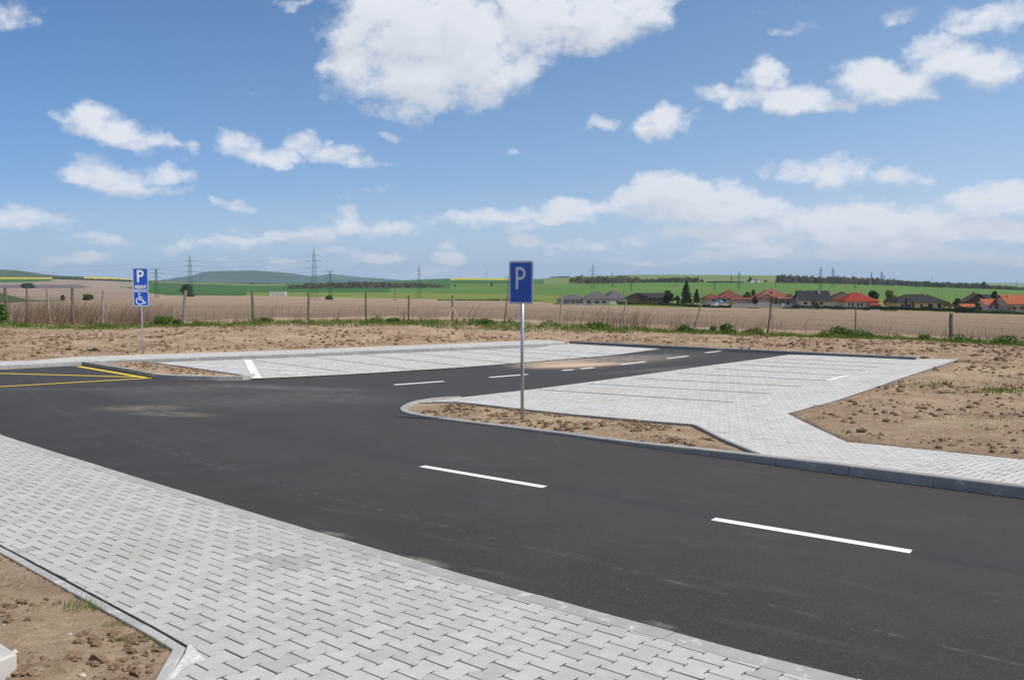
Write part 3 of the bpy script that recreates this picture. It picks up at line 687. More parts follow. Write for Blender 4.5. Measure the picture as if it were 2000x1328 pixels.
# island centre
isl_poly = list(offset(right_kerb, side_r*.12))[0:14]+edge_isl
isl_poly_in = isl_poly
def sign_in(poly):
    return lambda P: -sdf(P, poly)
def island(name, poly, off, res, amp, mound=.04):
    xs = [p[0] for p in poly]; ys = [p[1] for p in poly]; x0, x1, y0, y1 = min(xs), max(xs), min(ys), max(ys)
    X, Y = np.meshgrid(np.arange(x0, x1, res), np.arange(y0, y1, res)); P = np.stack([X.ravel(), Y.ravel()], 1); d = -sdf(P, poly)
    nz = np.array([noise.noise((p[0]*.9, p[1]*.9, 1.3))*.7+noise.noise((p[0]*2.7, p[1]*2.7, 4.3))*.6+abs(noise.noise((p[0]*7.1, p[1]*7.1, 9.)))*.5+noise.noise((p[0]*18., p[1]*18., 2.))*.3 for p in P])
    z = base(P[:, 1])+(off(P[:, 1]) if callable(off) else off)-.03+sstep(0, .8, d)*mound+amp*nz*(.2+.8*sstep(0, .4, d))
    ny, nx = X.shape; idx = np.arange(nx*ny).reshape(ny, nx); keep = (d > -.06).reshape(ny, nx); kf = keep[:-1, :-1] & keep[1:, 1:] & keep[1:, :-1] & keep[:-1, 1:]
    q = np.stack([idx[:-1, :-1], idx[:-1, 1:], idx[1:, 1:], idx[1:, :-1]], -1)[kf]; used = np.unique(q); rm = -np.ones(nx*ny, int); rm[used] = np.arange(len(used))
    o = mesh(name, np.column_stack([P, z])[used], rm[q], M['sandy_soil'], smooth=True); struct(o)
    def hz(x, y):
        i = min(max(int((y-y0)/res+.5), 0), ny-1); j = min(max(int((x-x0)/res+.5), 0), nx-1); return z[i*nx+j], d[i*nx+j]
    return o, hz
_, hz_isl = island('soil', isl_poly, offK, .035, .035, .07)
isl2_poly = [isl2_out[0], isl2_out[2], isl2_out[4], isl2_out[5], isl2_out[6], isl2_out[8]]+isl2_back+[unp(200, 709, .12)]
isl2_poly = offset(isl2_out, .05)+isl2_back+[unp(200, 708.5, .12)]
_, hz_isl2 = island('soil', isl2_poly, .12, .06, .04, .05)
_, hz_back = soil_patch('soil', -34, 30, 9.0, 46, .10, 'back', .070, polysA)
nearP = [ext(bc, be0, 14), bc, ext(bc, be1, 3)]; NEAR_S = -1
_, hz_near = soil_patch('soil', -11, .2, .4, 11.5, .035, 'near', .030, [offset(nearP, NEAR_S*.072)+[(8, -3), (9, 14), (-11, 16)]], zadd=NP-.004)

# clods of earth
def clod_proto(seed):
    bm = bmesh.new(); bmesh.ops.create_icosphere(bm, subdivisions=2, radius=1); r = random.Random(seed)
    for v in bm.verts:
        n = noise.noise(v.co*1.6+Vector((seed*7.3, 0, 0)))*.75+noise.noise(v.co*4+Vector((seed*3.1, 5, 0)))*.65; v.co *= 1+n; v.co.z *= .72
    V = np.array([v.co[:] for v in bm.verts]); Fc = np.array([[v.index for v in f.verts] for f in bm.faces]); bm.free(); return V, Fc
protos = [clod_proto(i) for i in range(6)]
def clod_proto1(seed):
    V, Fc = None, None
    bm = bmesh.new(); bmesh.ops.create_icosphere(bm, subdivisions=1, radius=1)
    for v in bm.verts:
        n = noise.noise(v.co*1.6+Vector((seed*7.3, 0, 0)))*.8; v.co *= 1+n; v.co.z *= .75
    V = np.array([v.co[:] for v in bm.verts]); Fc = np.array([[v.index for v in f.verts] for f in bm.faces]); bm.free(); return V, Fc
protos1 = [clod_proto1(i) for i in range(6)]
def clods(label, n, x0, x1, y0, y1, hz, smin, smax, thr=.1, ns=.6, near=False, mindist=.05, mat_='clod'):
    Vs = []; Fs = []; c_ = 0; made = 0; tries = 0; pr = protos if near else protos1
    while made < n and tries < n*40:
        tries += 1; x = random.uniform(x0, x1); y = random.uniform(y0, y1)
        if abs(x) > y*.70+1.5: continue
        if noise.noise((x*ns, y*ns*1.3, 3.3))+.35*noise.noise((x*ns*4, y*ns*4, 8.)) < thr: continue
        z, d = hz(x, y)
        if d < mindist: continue
        s_ = smin*(smax/smin)**(random.random()**2.6); V, Fc = random.choice(pr); a = random.uniform(0, 6.28)
        sx, sy, sz = s_*random.uniform(.7, 1.3), s_*random.uniform(.7, 1.3), s_*random.uniform(.6, 1.05); ca, sa = math.cos(a), math.sin(a)
        W = V*[sx, sy, sz]; W = np.column_stack([W[:, 0]*ca-W[:, 1]*sa+x, W[:, 0]*sa+W[:, 1]*ca+y, W[:, 2]+z+sz*.25])
        Vs.append(W); Fs.append(Fc+c_); c_ += len(V); made += 1
    o = mesh('soil_clods', np.vstack(Vs), np.vstack(Fs), M[mat_], smooth=False); return stuff(o, label, 'soil clods')
M['stone'] = simple('pale_stone', (.52, .47, .41), .85, 0, .2, 20)
clods('brown clods of earth on the bare soil beyond the parking bays', 9500, -30, 29, 10, 40, hz_back, .010, .075, .05, .50, False, .16)
clods('brown clods of earth on the soil of the centre island', 900, *[f(p[k] for p in isl_poly) for k in (0, 1) for f in (min, max)], hz_isl, .009, .058, .05, 1.2, True, .16)
clods('brown clods of earth on the small island by the yellow lines', 240, *[f(p[k] for p in isl2_poly) for k in (0, 1) for f in (min, max)], hz_isl2, .02, .06, .0, 1.0, False, .2)
clods('brown clods of earth beside the foreground pavement', 2600, -6, .1, 2.2, 8.5, hz_near, .004, .042, -.02, 1.5, True, .05)
clods('dark clods in a rough band just behind the parking bays', 5200, -26, 28, 25, 37, hz_back, .015, .10, -.05, .9, False, .18)
clods('pale pebbles scattered on the bare soil', 260, -20, 26, 11, 38, hz_back, .018, .05, -.3, .5, False, .2, 'stone')
clods('pale pebbles on the soil beside the foreground pavement', 70, -5, .1, 2.2, 7.5, hz_near, .006, .02, -.3, .5, True, .06, 'stone')

# ------------------------------------------------------------------ far land
CX = np.array([-1600, -600, 0, 60, 110, 125, 160, 200, 265, 325, 420, 500, 620, 750, 870, 900, 1000, 1050, 1100, 1250, 1500, 1600, 1900, 2100, 2600, 3600], float)
def curve(Yp, yp):
    X0 = [p[0] for p in Yp]; Y0 = [p[1] for p in Yp]; X1 = [p[0] for p in yp]; Y1 = [p[1] for p in yp]
    return lambda x: (np.interp(x, X0, Y0), np.interp(x, X1, Y1))
curves = [
 curve([(0, 46)], [(0, 625), (200, 632), (360, 629), (500, 624), (714, 621.5), (985, 626), (1209, 636), (1500, 648), (1857, 661), (2100, 670), (2800, 690)]),
 curve([(0, 90)], [(0, 608), (500, 607), (1000, 610), (1500, 627), (2000, 643), (2800, 650)]),
 curve([(0, 260), (1100, 250), (1600, 220), (2600, 200)], [(-600, 593), (0, 592), (60, 589.5), (160, 587.5), (265, 588.5), (500, 592), (750, 593.5), (1000, 597), (1100, 600), (1300, 605), (1600, 610), (1900, 618), (2600, 630)]),
 curve([(0, 330), (265, 330), (500, 400), (1000, 380), (1100, 320), (1600, 270), (2600, 245)], [(-600, 570), (0, 571), (20, 577), (55, 585), (90, 587), (160, 586.5), (265, 584), (325, 587), (500, 588), (750, 589), (1000, 592), (1100, 597), (1300, 602.5), (1600, 606.5), (1900, 614), (2600, 627)]),
 curve([(0, 900), (175, 900), (265, 800), (325, 700), (500, 700), (700, 650), (1000, 500), (1100, 400), (1300, 340), (1600, 320), (1900, 300), (2600, 290)],
       [(-600, 562), (0, 563), (175, 563.5), (265, 568), (325, 577), (500, 578), (620, 580), (700, 582.5), (1000, 586.5), (1100, 594), (1300, 600), (1600, 604), (1900, 611), (2100, 617), (2600, 624)]),
 curve([(0, 1100), (300, 1000), (500, 900), (750, 850), (1000, 750), (1100, 600), (1500, 520), (2000, 480)], [(-600, 556), (0, 556), (180, 556), (300, 563), (500, 571), (750, 572), (1000, 575), (1100, 577), (1500, 580), (2000, 592), (2600, 602)]),
 curve([(0, 1400), (300, 1300), (500, 1200), (750, 1150), (1000, 1050), (1250, 900), (1500, 850), (2000, 800)], [(-600, 550), (0, 552), (60, 551), (110, 548.5), (180, 549), (300, 556), (500, 564), (750, 563.5), (1000, 565), (1250, 563), (1500, 565), (2000, 578), (2600, 590)]),
 curve([(0, 1700), (300, 1700), (500, 1600), (750, 1500), (900, 1400), (1050, 1300), (1250, 1250), (1500, 1250), (2000, 1200)], [(-600, 543), (0, 545), (112, 545), (200, 548), (300, 552), (500, 558), (750, 558), (900, 554), (1050, 555), (1250, 552), (1500, 552), (1600, 553.5), (1800, 560), (2000, 567), (2600, 585)]),
 curve([(0, 2000), (750, 1900), (900, 1800), (1250, 1700), (1600, 1600), (2600, 1550)], [(-600, 540), (0, 541.5), (125, 541.8), (200, 545.3), (300, 549.5), (500, 555), (750, 552.5), (870, 547.5), (900, 546.6), (1000, 547), (1045, 547), (1100, 545), (1250, 543), (1500, 543.5), (1600, 546), (2000, 562), (2600, 580)]),
 curve([(0, 3000), (200, 2800), (300, 2600), (750, 2300), (1000, 2200), (2600, 2000)], [(-1600, 516), (-600, 519), (0, 526), (30, 527.5), (60, 531.5), (90, 536), (130, 539), (200, 541), (300, 548), (500, 554), (750, 550), (800, 547), (850, 545), (900, 543.3), (1000, 543.6), (1045, 545), (1080, 543), (1120, 540.5), (1240, 536.6), (1400, 537), (1500, 538), (1600, 542), (2000, 559), (2600, 577)]),
 curve([(0, 4200)], [(-600, 548), (0, 549), (300, 553), (750, 553), (1000, 556), (2000, 562), (2600, 578)]),
 curve([(0, 9000)], [(-600, 552), (0, 552), (300, 552), (2600, 552)]),
]
NSUB = [4, 6, 3, 5, 4, 4, 4, 4, 4, 3, 3]
LM = ['plough', 'plough2', 'lilac', 'tan', 'g_yel', 'g_mid', 'g_dark', 'g_pale', 'g_scrub', 'rape', 'soil']
def land_type(k, x, t):
    if k <= 1: return 'plough'
    if k == 2: return 'g_scrub' if x < 130 else 'plough'
    if k == 3: return 'plough2' if x < 300 else 'plough'
    if k == 4: return 'lilac' if x < 178-40*abs(t-.4) else 'tan' if x < 290-60*t else 'g_dark' if x < 480 else 'g_yel'
    if k == 5: return ('tan' if x > 0 or t > .5 else 'lilac') if x < 280 else 'g_dark' if x < 760 else 'g_mid'
    if k == 6: return 'g_dark' if x < 100 else 'tan' if x < 265 else 'g_scrub' if x < 420 else 'g_mid' if x > 880 else 'g_dark'
    if k == 7: return 'rape' if x < 112 else 'g_scrub' if x < 180 else 'tan' if x < 250 else 'g_pale' if 300 < x < 560 else 'g_dark' if x < 1060 else 'g_pale'
    if k == 8: return 'g_scrub' if x < 165 else 'rape' if x < 268 else 'g_scrub' if x < 500 else 'g_dark' if x < 880 else 'rape' if x < 1042 else 'g_pale'
    return 'g_pale' if x > 1000 else 'g_scrub'
def terrain():
    xi = np.concatenate([np.arange(-1600, -100, 50), np.arange(-100, 2100, 7.0), np.arange(2100, 3601, 50)]); nc = len(xi)
    s_ = (xi-1000)/F; rows = []; kinds = []; c_, si = math.cos(PITCH), math.sin(PITCH)
    def zrow(yy, Y): dy = -(yy-664)/F; k = (-si+dy*c_)/(c_+dy*si); return EYE+k*Y
    # close land, straight columns
    x46 = s_*46
    for Y in (-25, 0, 10, 20, 28, 34, 38, 40, 42, 44):
        P = np.column_stack([x46, np.full(nc, float(Y))]); fz = fence_z(x46)
        z = (base(P[:, 1])-.45)*(1-sstep(30, 44, P[:, 1]))+(fz-.06)*sstep(30, 44, P[:, 1])
        rows.append(np.column_stack([P, z])); kinds.append((-1, 0))
    zk = [zrow(c[1], c[0]) for c in [f(xi) for f in curves]]; yk = [np.broadcast_to(f(xi)[0], xi.shape) for f in curves]
    for k in range(len(curves)-1):
        for i in range(NSUB[k]):
            t = i/NSUB[k]; Y = yk[k]*(1-t)+yk[k+1]*t
            if k < 2: Y = yk[k]*(yk[k+1]/yk[k])**t; tt = (Y-yk[k])/(yk[k+1]-yk[k])
            else: tt = t
            z = zk[k]*(1-tt)+zk[k+1]*tt
            wob = np.array([noise.noise((a*.004, b*.004, 3)) for a, b in zip(s_*Y, Y)])*np.minimum(Y*.0006, .5)*math.sin(math.pi*t)
            rows.append(np.column_stack([s_*Y, Y, z+wob])); kinds.append((k, (i+.5)/NSUB[k]))
    rows.append(np.column_stack([s_*yk[-1], yk[-1], zk[-1]]))
    V = np.vstack(rows); Fc = []; mi = []
    for r in range(len(rows)-1):
        k, t = kinds[r]
        for c in range(nc-1):
            Fc.append((r*nc+c, r*nc+c+1, (r+1)*nc+c+1, (r+1)*nc+c)); mi.append(LM.index('soil' if k == -1 and rows[r][0, 1] < 40 else 'plough' if k == -1 else land_type(k, .5*(xi[c]+xi[c+1]), t)))
    o = mesh('ground', V, Fc, [M[n] for n in LM], smooth=True, mi=mi); struct(o); return zk, yk, xi
ZK, YK, XI = terrain()
def land_z(x, Y):
    xi = 1000+F*x/Y; ys = [float(np.interp(xi, XI, y)) for y in YK]; zs = [float(np.interp(xi, XI, z)) for z in ZK]
    return float(np.interp(Y, ys, zs))
def on_land(px, Y): x = (px-1000)/F*Y*1.0; return Vector((x, Y, land_z(x, Y)))
def land_py(px, Y): v = on_land(px, Y); return YH-(v.z-EYE)/Y*F
def find_Y(px, py, lo, hi):                       # nearest depth in lo..hi where the land shows at picture height py
    for i in range(200):
        Y = lo*(hi/lo)**(i/199)
        if land_py(px, Y) <= py: return Y
    return hi

# blue hills on the horizon
def hills(name, prof, Y, depth, m_, ybase=556):
    xs = np.arange(prof[0][0], prof[-1][0]+.1, 4.0); tp = np.interp(xs, [p[0] for p in prof], [p[1] for p in prof]); V = []; Fc = []; nr = 15
    for r in range(nr):
        t = r/(nr-1)
        for x, y in zip(xs, tp):
            prof_t = math.sin(min(t*1.25, 1)*math.pi/2) if t < .8 else math.cos((t-.8)/.2*math.pi/2)*.999
            yy = y+(.9*noise.noise((x*.03, t*2.2, 5))+.35*noise.noise((x*.15, t*5, 1)))*(1-abs(t-.8))*1.3
            Yd = Y+depth*t; k = ray_k(yy)[0]; top = EYE+k*(Y+depth*.8); kb_ = ray_k(ybase)[0]; bot = EYE+kb_*Y
            V.append(((x-1000)/F*Yd, Yd+100*noise.noise((x*.02, t*3, 0)), bot+(top-bot)*prof_t))
    n = len(xs)
    for r in range(nr-1):
        for c in range(n-1): Fc.append((r*n+c, r*n+c+1, (r+1)*n+c+1, (r+1)*n+c))
    return struct(mesh(name, V, Fc, M[m_], smooth=True))
hills('hills', [(285,552),(320,546),(335,544.5),(350,541.5),(370,539),(385,535.5),(400,531.5),(412,530),(440,529.5),(465,529),(480,528),(495,528),(510,529.5),(540,531.5),(570,534.5),(600,539),(640,542),(690,546),(740,550)], 5200, 1800, 'forest')
hills('hills', [(560,545),(590,541),(620,538),(640,536),(660,536),(680,538.5),(700,541.5),(730,543),(750,543.5),(770,546),(800,548),(860,551)], 6400, 1500, 'forest')

# ------------------------------------------------------------------ vegetation makers
def leaf_cloud(pts, size, seed=0, flat=0.0):
    """one small quad per point; returns verts, faces, tones"""
    r = np.random.default_rng(seed); n = len(pts); pts = np.asarray(pts)
    a = r.normal(size=(n, 3)); a /= np.linalg.norm(a, axis=1)[:, None]; b = r.normal(size=(n, 3)); b -= (a*b).sum(1)[:, None]*a; b /= np.linalg.norm(b, axis=1)[:, None]
    s_ = (np.asarray(size)*r.uniform(.6, 1.3, n))[:, None]
    V = np.stack([pts-a*s_-b*s_*.6, pts+a*s_-b*s_*.6, pts+a*s_*.7+b*s_*.7, pts-a*s_*.7+b*s_*.7], 1).reshape(-1, 3)
    return V, np.arange(4*n).reshape(n, 4), np.repeat(r.random(n), 4)
def crown_pts(n, w_, h, z0, seed, kind='round'):
    r = random.Random(seed); P = []
    if kind == 'cone':
        while len(P) < n:
            t = r.random()**1.15; R = w_/2*(1-t)**.75*(1-.35*abs(math.sin(t*20+r.gauss(0, .5))))*r.uniform(.45, 1.2); a = r.uniform(0, 6.283); R *= 1+.25*math.sin(a*3+t*9); q = R*math.sqrt(r.uniform(.2, 1))
            P.append((q*math.cos(a), q*math.sin(a), z0+h*t-.12*q))
        return np.array(P)
    lobes = []
    for _ in range(13):
        a = r.uniform(0, 6.283); t = r.uniform(.12, .88); q = w_*.34*math.sqrt(r.random())*math.sin(math.pi*min(1, t+.18))**.5
        lobes.append((q*math.cos(a), q*math.sin(a), z0+h*t, r.uniform(.15, .25)*w_))
    sq = h/w_
    while len(P) < n:
        L = r.choice(lobes); d = Vector((r.gauss(0, 1), r.gauss(0, 1), r.gauss(0, 1))).normalized()*L[3]*r.uniform(.5, 1.1)
        p = (L[0]+d.x, L[1]+d.y, L[2]+d.z*min(1.0, max(.5, sq)))
        if p[2] > z0-.1*h and p[2] < z0+h*1.02: P.append(p)
    return np.array(P)
def tree(name, label, cat, base_pt, w_, h, leafm, seed, kind='round', n=900, leaf=.28, trunk=.12, group=None):
    root = empty(name, base_pt); tag(root, label, cat, group)
    V, Fc, T = leaf_cloud(crown_pts(int(n*1.8), w_, h*(1-trunk), h*trunk, seed, kind), leaf*.72, seed); c = mesh('crown', V, Fc, M[leafm], root); attr(c, 'tone', T)
    mb = MB(); r = random.Random(seed); mb.bar((0, 0, -.5), (0, 0, h*(.9 if kind == 'cone' else .45)), .03*h*.6+.05, 6, .03)
    for k in range(0 if kind == 'cone' else 6):
        a = r.uniform(0, 6.28); mb.bar((0, 0, h*r.uniform(.1, .4)), (math.cos(a)*w_*.32, math.sin(a)*w_*.32, h*r.uniform(.5, .85)), .02*h*.6, 5, .02)
    mb.build('trunk', M['bark'], root); return root
def wood(name, label, pxs, ybase, ytop, Yd, depth, leafm, seed, n_per=130, wid=8, leaf=.9, trunkfrac=.12, bare=False):
    """a far wood as one mass; its line follows the land"""
    r = random.Random(seed); Vs = []; Fs = []; Ts = []; c_ = 0; mb = MB(); x0, x1 = pxs[0], pxs[-1]
    span = (x1-x0)/F*Yd; cnt = max(6, int(span/(wid*.26)))
    for i in range(cnt):
        px = x0+(x1-x0)*(i+r.uniform(-.5, .5))/cnt; px = min(max(px, x0), x1); Y = Yd+r.uniform(0, depth)
        yt = np.interp(px, pxs, ytop); yb = np.interp(px, pxs, ybase); hh = (yb-yt)/F*Y*r.uniform(.78, 1.12); g = on_land(px, Y)
        base_z = EYE-(yb-YH)/F*Y; zz = base_z if Y > 0 else g.z
        zz = min(zz, base_z); ww = wid*r.uniform(.7, 1.25)
        V, Fc, T = leaf_cloud(crown_pts(int(n_per*1.7), ww*1.25, hh*(1-trunkfrac*.3), 0, seed*100+i)+[g.x, Y, zz-.6], leaf*.62, i+seed)
        Vs.append(V); Fs.append(Fc+c_); Ts.append(np.clip(T*.55+r.uniform(-.1, .55), 0, 1)); c_ += len(V); mb.bar((g.x, Y, zz-3), (g.x, Y, zz+hh*.6), .28, 4, .1)
    V = np.vstack(Vs); n0 = len(V); V = np.vstack([V, np.array(mb.V)]); Fc = [tuple(f) for f in np.vstack(Fs).tolist()]+[tuple(i+n0 for i in f) for f in mb.F]
    me_i = [0]*sum(len(f) for f in Fs)+[1]*len(mb.F); o = mesh(name, V, Fc, [M[leafm], M['bark']], mi=me_i); attr(o, 'tone', list(np.concatenate(Ts))+[0]*len(mb.V)); return stuff(o, label, 'wood')
wood('woodland', 'long brown wood on the green slope behind the tall central pylon', [568,600,640,700,760,820,866], [563,563,562,562,561.5,561,560.5], [558,552,550,549.5,550,552,556], 1180, 60, 'leaf_brown', 3, 60, 9, 1.3)
wood('woodland', 'dense brown and green wood on the hill above the grey-roofed bungalow', [1116,1135,1170,1200,1225,1249], [552,553,554,554,553.5,553], [541,537.5,538.5,537,537.5,540], 1230, 50, 'leaf_brown', 4, 90, 9, 1.1)
wood('woodland', 'row of pale green trees to the right of the brown hill wood', [1250,1275,1300,1315,1340,1365], [552,552,552,552,551.5,551.5], [545,543,541.5,540,541,540], 1240, 25, 'leaf', 5, 80, 7, 1.0)
wood('woodland', 'low dark scrub on the hill left of the white barn', [1380,1400,1420,1451], [551.5,551.5,551.5,551.5], [549,548.5,548,549.5], 1245, 15, 'leaf_dark', 6, 40, 6, .9)
wood('woodland', 'long belt of budding trees on the skyline at the right', [1517,1560,1600,1650,1700,1740,1790], [552.5,553,553.5,554.5,556,558,560], [535.5,536.5,537.5,538.5,541,544,548], 1215, 60, 'leaf_brown', 7, 120, 8, 1.1)
wood('woodland', 'far end of the tree belt running down to the right edge', [1780,1840,1900,1960,2040], [559,561.5,564,566.5,570], [547,550,552,557,562], 1190, 50, 'leaf', 8, 90, 8, 1.1)
wood('woodland', 'thin far tree line on the skyline beside the parking sign', [1076,1090,1111], [541.5,541,541], [541,540,539.5], 2150, 15, 'leaf_dark', 9, 40, 9, 1.4)
wood('hedgerow', 'dark hedgerow below the yellow field at the left', [108,130,150,190,230,268], [547.5,547.5,548,548.5,549.5,551], [540,540,543,544,545,546.5], 1650, 30, 'leaf_dark', 10, 50, 10, 1.5)
wood('hedgerow', 'scrubby hedge in the dip of the ploughed field at far left', [-60,-10,20,55], [586,588,590,590], [568,572,580,584], 300, 25, 'leaf', 11, 160, 5, .5)
wood('hedgerow', 'green hedge line along the far edge of the ploughed field', [860,900,950,1000,1050,1088], [586,586.5,587,588,590,592], [583,583,582.5,582,583.5,586], 470, 12, 'leaf', 12, 60, 4.5, .5)
wood('hedgerow', 'dark scrub at the foot of the blue hills', [455,480,510,548], [557.5,557.5,557.5,557.5], [553,551.5,552,553.5], 1990, 30, 'leaf_dark', 13, 50, 12, 1.6)

# ------------------------------------------------------------------ houses
HM = {}
def wallm(n, c): 
    if n not in HM: HM[n] = simple('render_'+n, c, .85, 0, .08, 1.2)
    return HM[n]
def roofm(n, c):
    n = 'r_'+n
    if n in HM: return HM[n]
    m, N = mat('roof_tiles_'+n); wv = N.new('ShaderNodeTexWave', {'Vector': N.P, 'Scale': 1.6, 'Distortion': .4}, bands_direction='Z').outputs['Fac']
    nn = N.noise(N.P, 1.5, 4, .7); col = N.mix(N.mr(nn, .3, .7), tuple(k*.8 for k in c), tuple(k*1.2 for k in c)); col = N.mix(N.mr(wv, 0, .4, .3, 0), col, tuple(k*.5 for k in c)); setp(N, col, .9, 0, .08, bump(N, wv, .6, .05)); HM[n] = m; return m
GLASS = simple('window_glass', (.035, .04, .05), .12, 0, .2, 1, .6); WFRAME = simple('window_frame', (.75, .75, .74), .5)
def roof_mesh(w_, d, z, rise, kind, over=.5, th=.18):
    W, D = w_/2+over, d/2+over; z0 = z-.02
    if kind == 'hip':
        r = max(.05, W-D) if W > D else .05; rv = max(.05, D-W) if D > W else 0
        R = [(-r, 0, z0+rise), (r, 0, z0+rise)] if W >= D else [(0, -rv, z0+rise), (0, rv, z0+rise)]
        E = [(-W, -D, z0), (W, -D, z0), (W, D, z0), (-W, D, z0)]
        V = E+R+[(x, y, zz-th) for x, y, zz in E]
        Fc = ([(0, 1, 5, 4), (1, 2, 5), (2, 3, 4, 5), (3, 0, 4)] if W >= D else [(0, 1, 4), (1, 2, 5, 4), (2, 3, 5), (3, 0, 4, 5)])+[(6, 7, 1, 0), (7, 8, 2, 1), (8, 9, 3, 2), (9, 6, 0, 3), (9, 8, 7, 6)]
        return V, Fc
    # gable, ridge along x
    V = [(-W, -D, z0), (W, -D, z0), (W, 0, z0+rise), (-W, 0, z0+rise), (-W, D, z0), (W, D, z0)]; V += [(x, y, zz-th) for x, y, zz in V]
    return V, [(0, 1, 2, 3), (3, 2, 5, 4), (7, 6, 9, 8), (8, 9, 10, 11), (0, 6, 7, 1), (4, 5, 11, 10), (0, 3, 9, 6), (3, 4, 10, 9), (1, 7, 8, 2), (2, 8, 11, 5)]
def wing(root, cx, cy, w_, d, wall_h, rise, kind, wm, rm, rot=0, windows=(), over=.5, gable_m=None, side_windows=()):
    Mx = Matrix.Translation((cx, cy, 0)) @ Matrix.Rotation(rot, 4, 'Z'); mb = MB()
    mb.box(-w_/2, w_/2, -d/2, d/2, -2.5, wall_h, Mx)
    if kind == 'gable': mb.add([Mx @ Vector(p) for p in [(-w_/2, -d/2, wall_h+.001), (-w_/2, d/2, wall_h+.001), (-w_/2, 0, wall_h+rise*(d/2)/(d/2+over)-.05), (w_/2, -d/2, wall_h+.001), (w_/2, d/2, wall_h+.001), (w_/2, 0, wall_h+rise*(d/2)/(d/2+over)-.05)]], [(0, 2, 1), (3, 4, 5), (0, 3, 5, 2), (1, 2, 5, 4)])
    mb.build('wall', wm, root); V, Fc = roof_mesh(w_, d, wall_h, rise, kind, over); rf = mesh('roof', [Mx @ Vector(v) for v in V], Fc, rm, root)
    for (wx, wz, ww, wh) in windows:
        f = MB().box(wx-ww/2-.08, wx+ww/2+.08, -d/2-.06, -d/2+.05, wz-wh/2-.08, wz+wh/2+.08, Mx).build('window', WFRAME, root)
        MB().box(wx-ww/2, wx+ww/2, -d/2-.10, -d/2-.058, wz-wh/2, wz+wh/2, Mx).build('pane', GLASS, f)
    for (sy, wz, ww, wh, sgn) in side_windows:
        f = MB().box(min(sgn*(w_/2-.05), sgn*(w_/2+.06)), max(sgn*(w_/2-.05), sgn*(w_/2+.06)), sy-ww/2-.08, sy+ww/2+.08, wz-wh/2-.08, wz+wh/2+.08, Mx).build('window', WFRAME, root)
        MB().box(min(sgn*(w_/2+.058), sgn*(w_/2+.10)), max(sgn*(w_/2+.058), sgn*(w_/2+.10)), sy-ww/2, sy+ww/2, wz-wh/2, wz+wh/2, Mx).build('pane', GLASS, f)
    return rf
def chimney(rf, x, y, z0, z1, m_, s_=.32):
    mb = MB(); mb.box(x-s_, x+s_, y-s_, y+s_, z0, z1); mb.box(x-s_-.08, x+s_+.08, y-s_-.08, y+s_+.08, z1+.001, z1+.13); mb.build('chimney', m_, rf)
def house(name, label, px, py, Y, rz=0.0, cat='house'):
    p = at(px, py, Y); r = empty(name, p, rz); tag(r, label, cat, 'houses beyond the ploughed field'); return r
PX = lambda Y: Y/F          # metres per picture pixel
white = wallm('white', (.62, .61, .58)); cream = wallm('cream', (.55, .50, .40)); yellow = wallm('yellow', (.62, .52, .25)); grey = wallm('grey', (.32, .32, .31)); pink = wallm('pink', (.50, .38, .33)); brick = wallm('brick', (.27, .14, .09)); dkwood = wallm('brown', (.11, .075, .055))
rgrey = roofm('grey', (.115, .110, .115)); rdark = roofm('dark', (.042, .041, .045)); rred = roofm('red', (.27, .048, .033)); rdkred = roofm('dark_red', (.175, .062, .052)); rpink = roofm('pink', (.235, .095, .070)); rorange = roofm('orange', (.36, .115, .055)); rbrown = roofm('brown', (.125, .080, .065))
# 1 grey roofed bungalow complex
Y = 395; u = Y/F
h1 = house('bungalow', 'wide grey-roofed white bungalow at the left end of the row of houses', 1158, 596, Y)
wing(h1, -7.0*1.3, 0, 13, 9, 2.6, 2.1, 'hip', grey, rgrey, 0, [(-3, 1.3, 1.0, 1.4), (0, 1.2, .8, 1.8), (2, 1.2, .8, 1.8)])
rf = wing(h1, 1.2, -1, 12, 10, 2.9, 3.1, 'hip', white, rgrey, 0, [(-3.5, 1.4, 1.8, 1.4), (0, 1.4, 1.8, 1.2), (3.2, 1.4, 1.6, 1.2)])
wing(h1, 9.0, 1.5, 10, 11, 2.9, 3.6, 'hip', white, rgrey, .25, [(0, 1.4, 1.6, 1.2)])
for (z0, z1) in ((0, 1),):
    mb = MB(); mb.box(-15.5, 6.8, -9, -8.8, -1.0, .95); tag(link('tmp', bpy.data.meshes.new('x')), 'x', 'x') if False else None
    f1 = mb.build('garden_wall', grey); f1.location = h1.location; tag(f1, 'grey panel fence in front of the grey-roofed bungalow', 'wall')
mb = MB(); mb.box(6.9, 14.8, -9.2, -9.0, -1.0, 1.75); mb.box(14.81, 29.5, -9.1, -8.9, -.5, .95); f2 = mb.build('garden_wall', white); f2.location = h1.location; tag(f2, 'bare white block wall right of the grey-roofed bungalow', 'wall')
# 2 brown house
Y = 380
h2 = house('house', 'brown house with a low dark roof left of the tall spruce', 1264, 590.5, Y)
rf = wing(h2, 1.5, 0, 11, 9, 2.1, 1.9, 'gable', dkwood, rdark, 0, [(-1, 1.2, 1.6, 1.2), (2.6, 1.2, 1.4, 1.2)], .8); chimney(rf, 3, .5, 3.2, 4.6, white)
wing(h2, -4.6, -1, 6.2, 8, 2.0, 2.0, 'gable', brick, rdark, math.pi/2, [], .9)
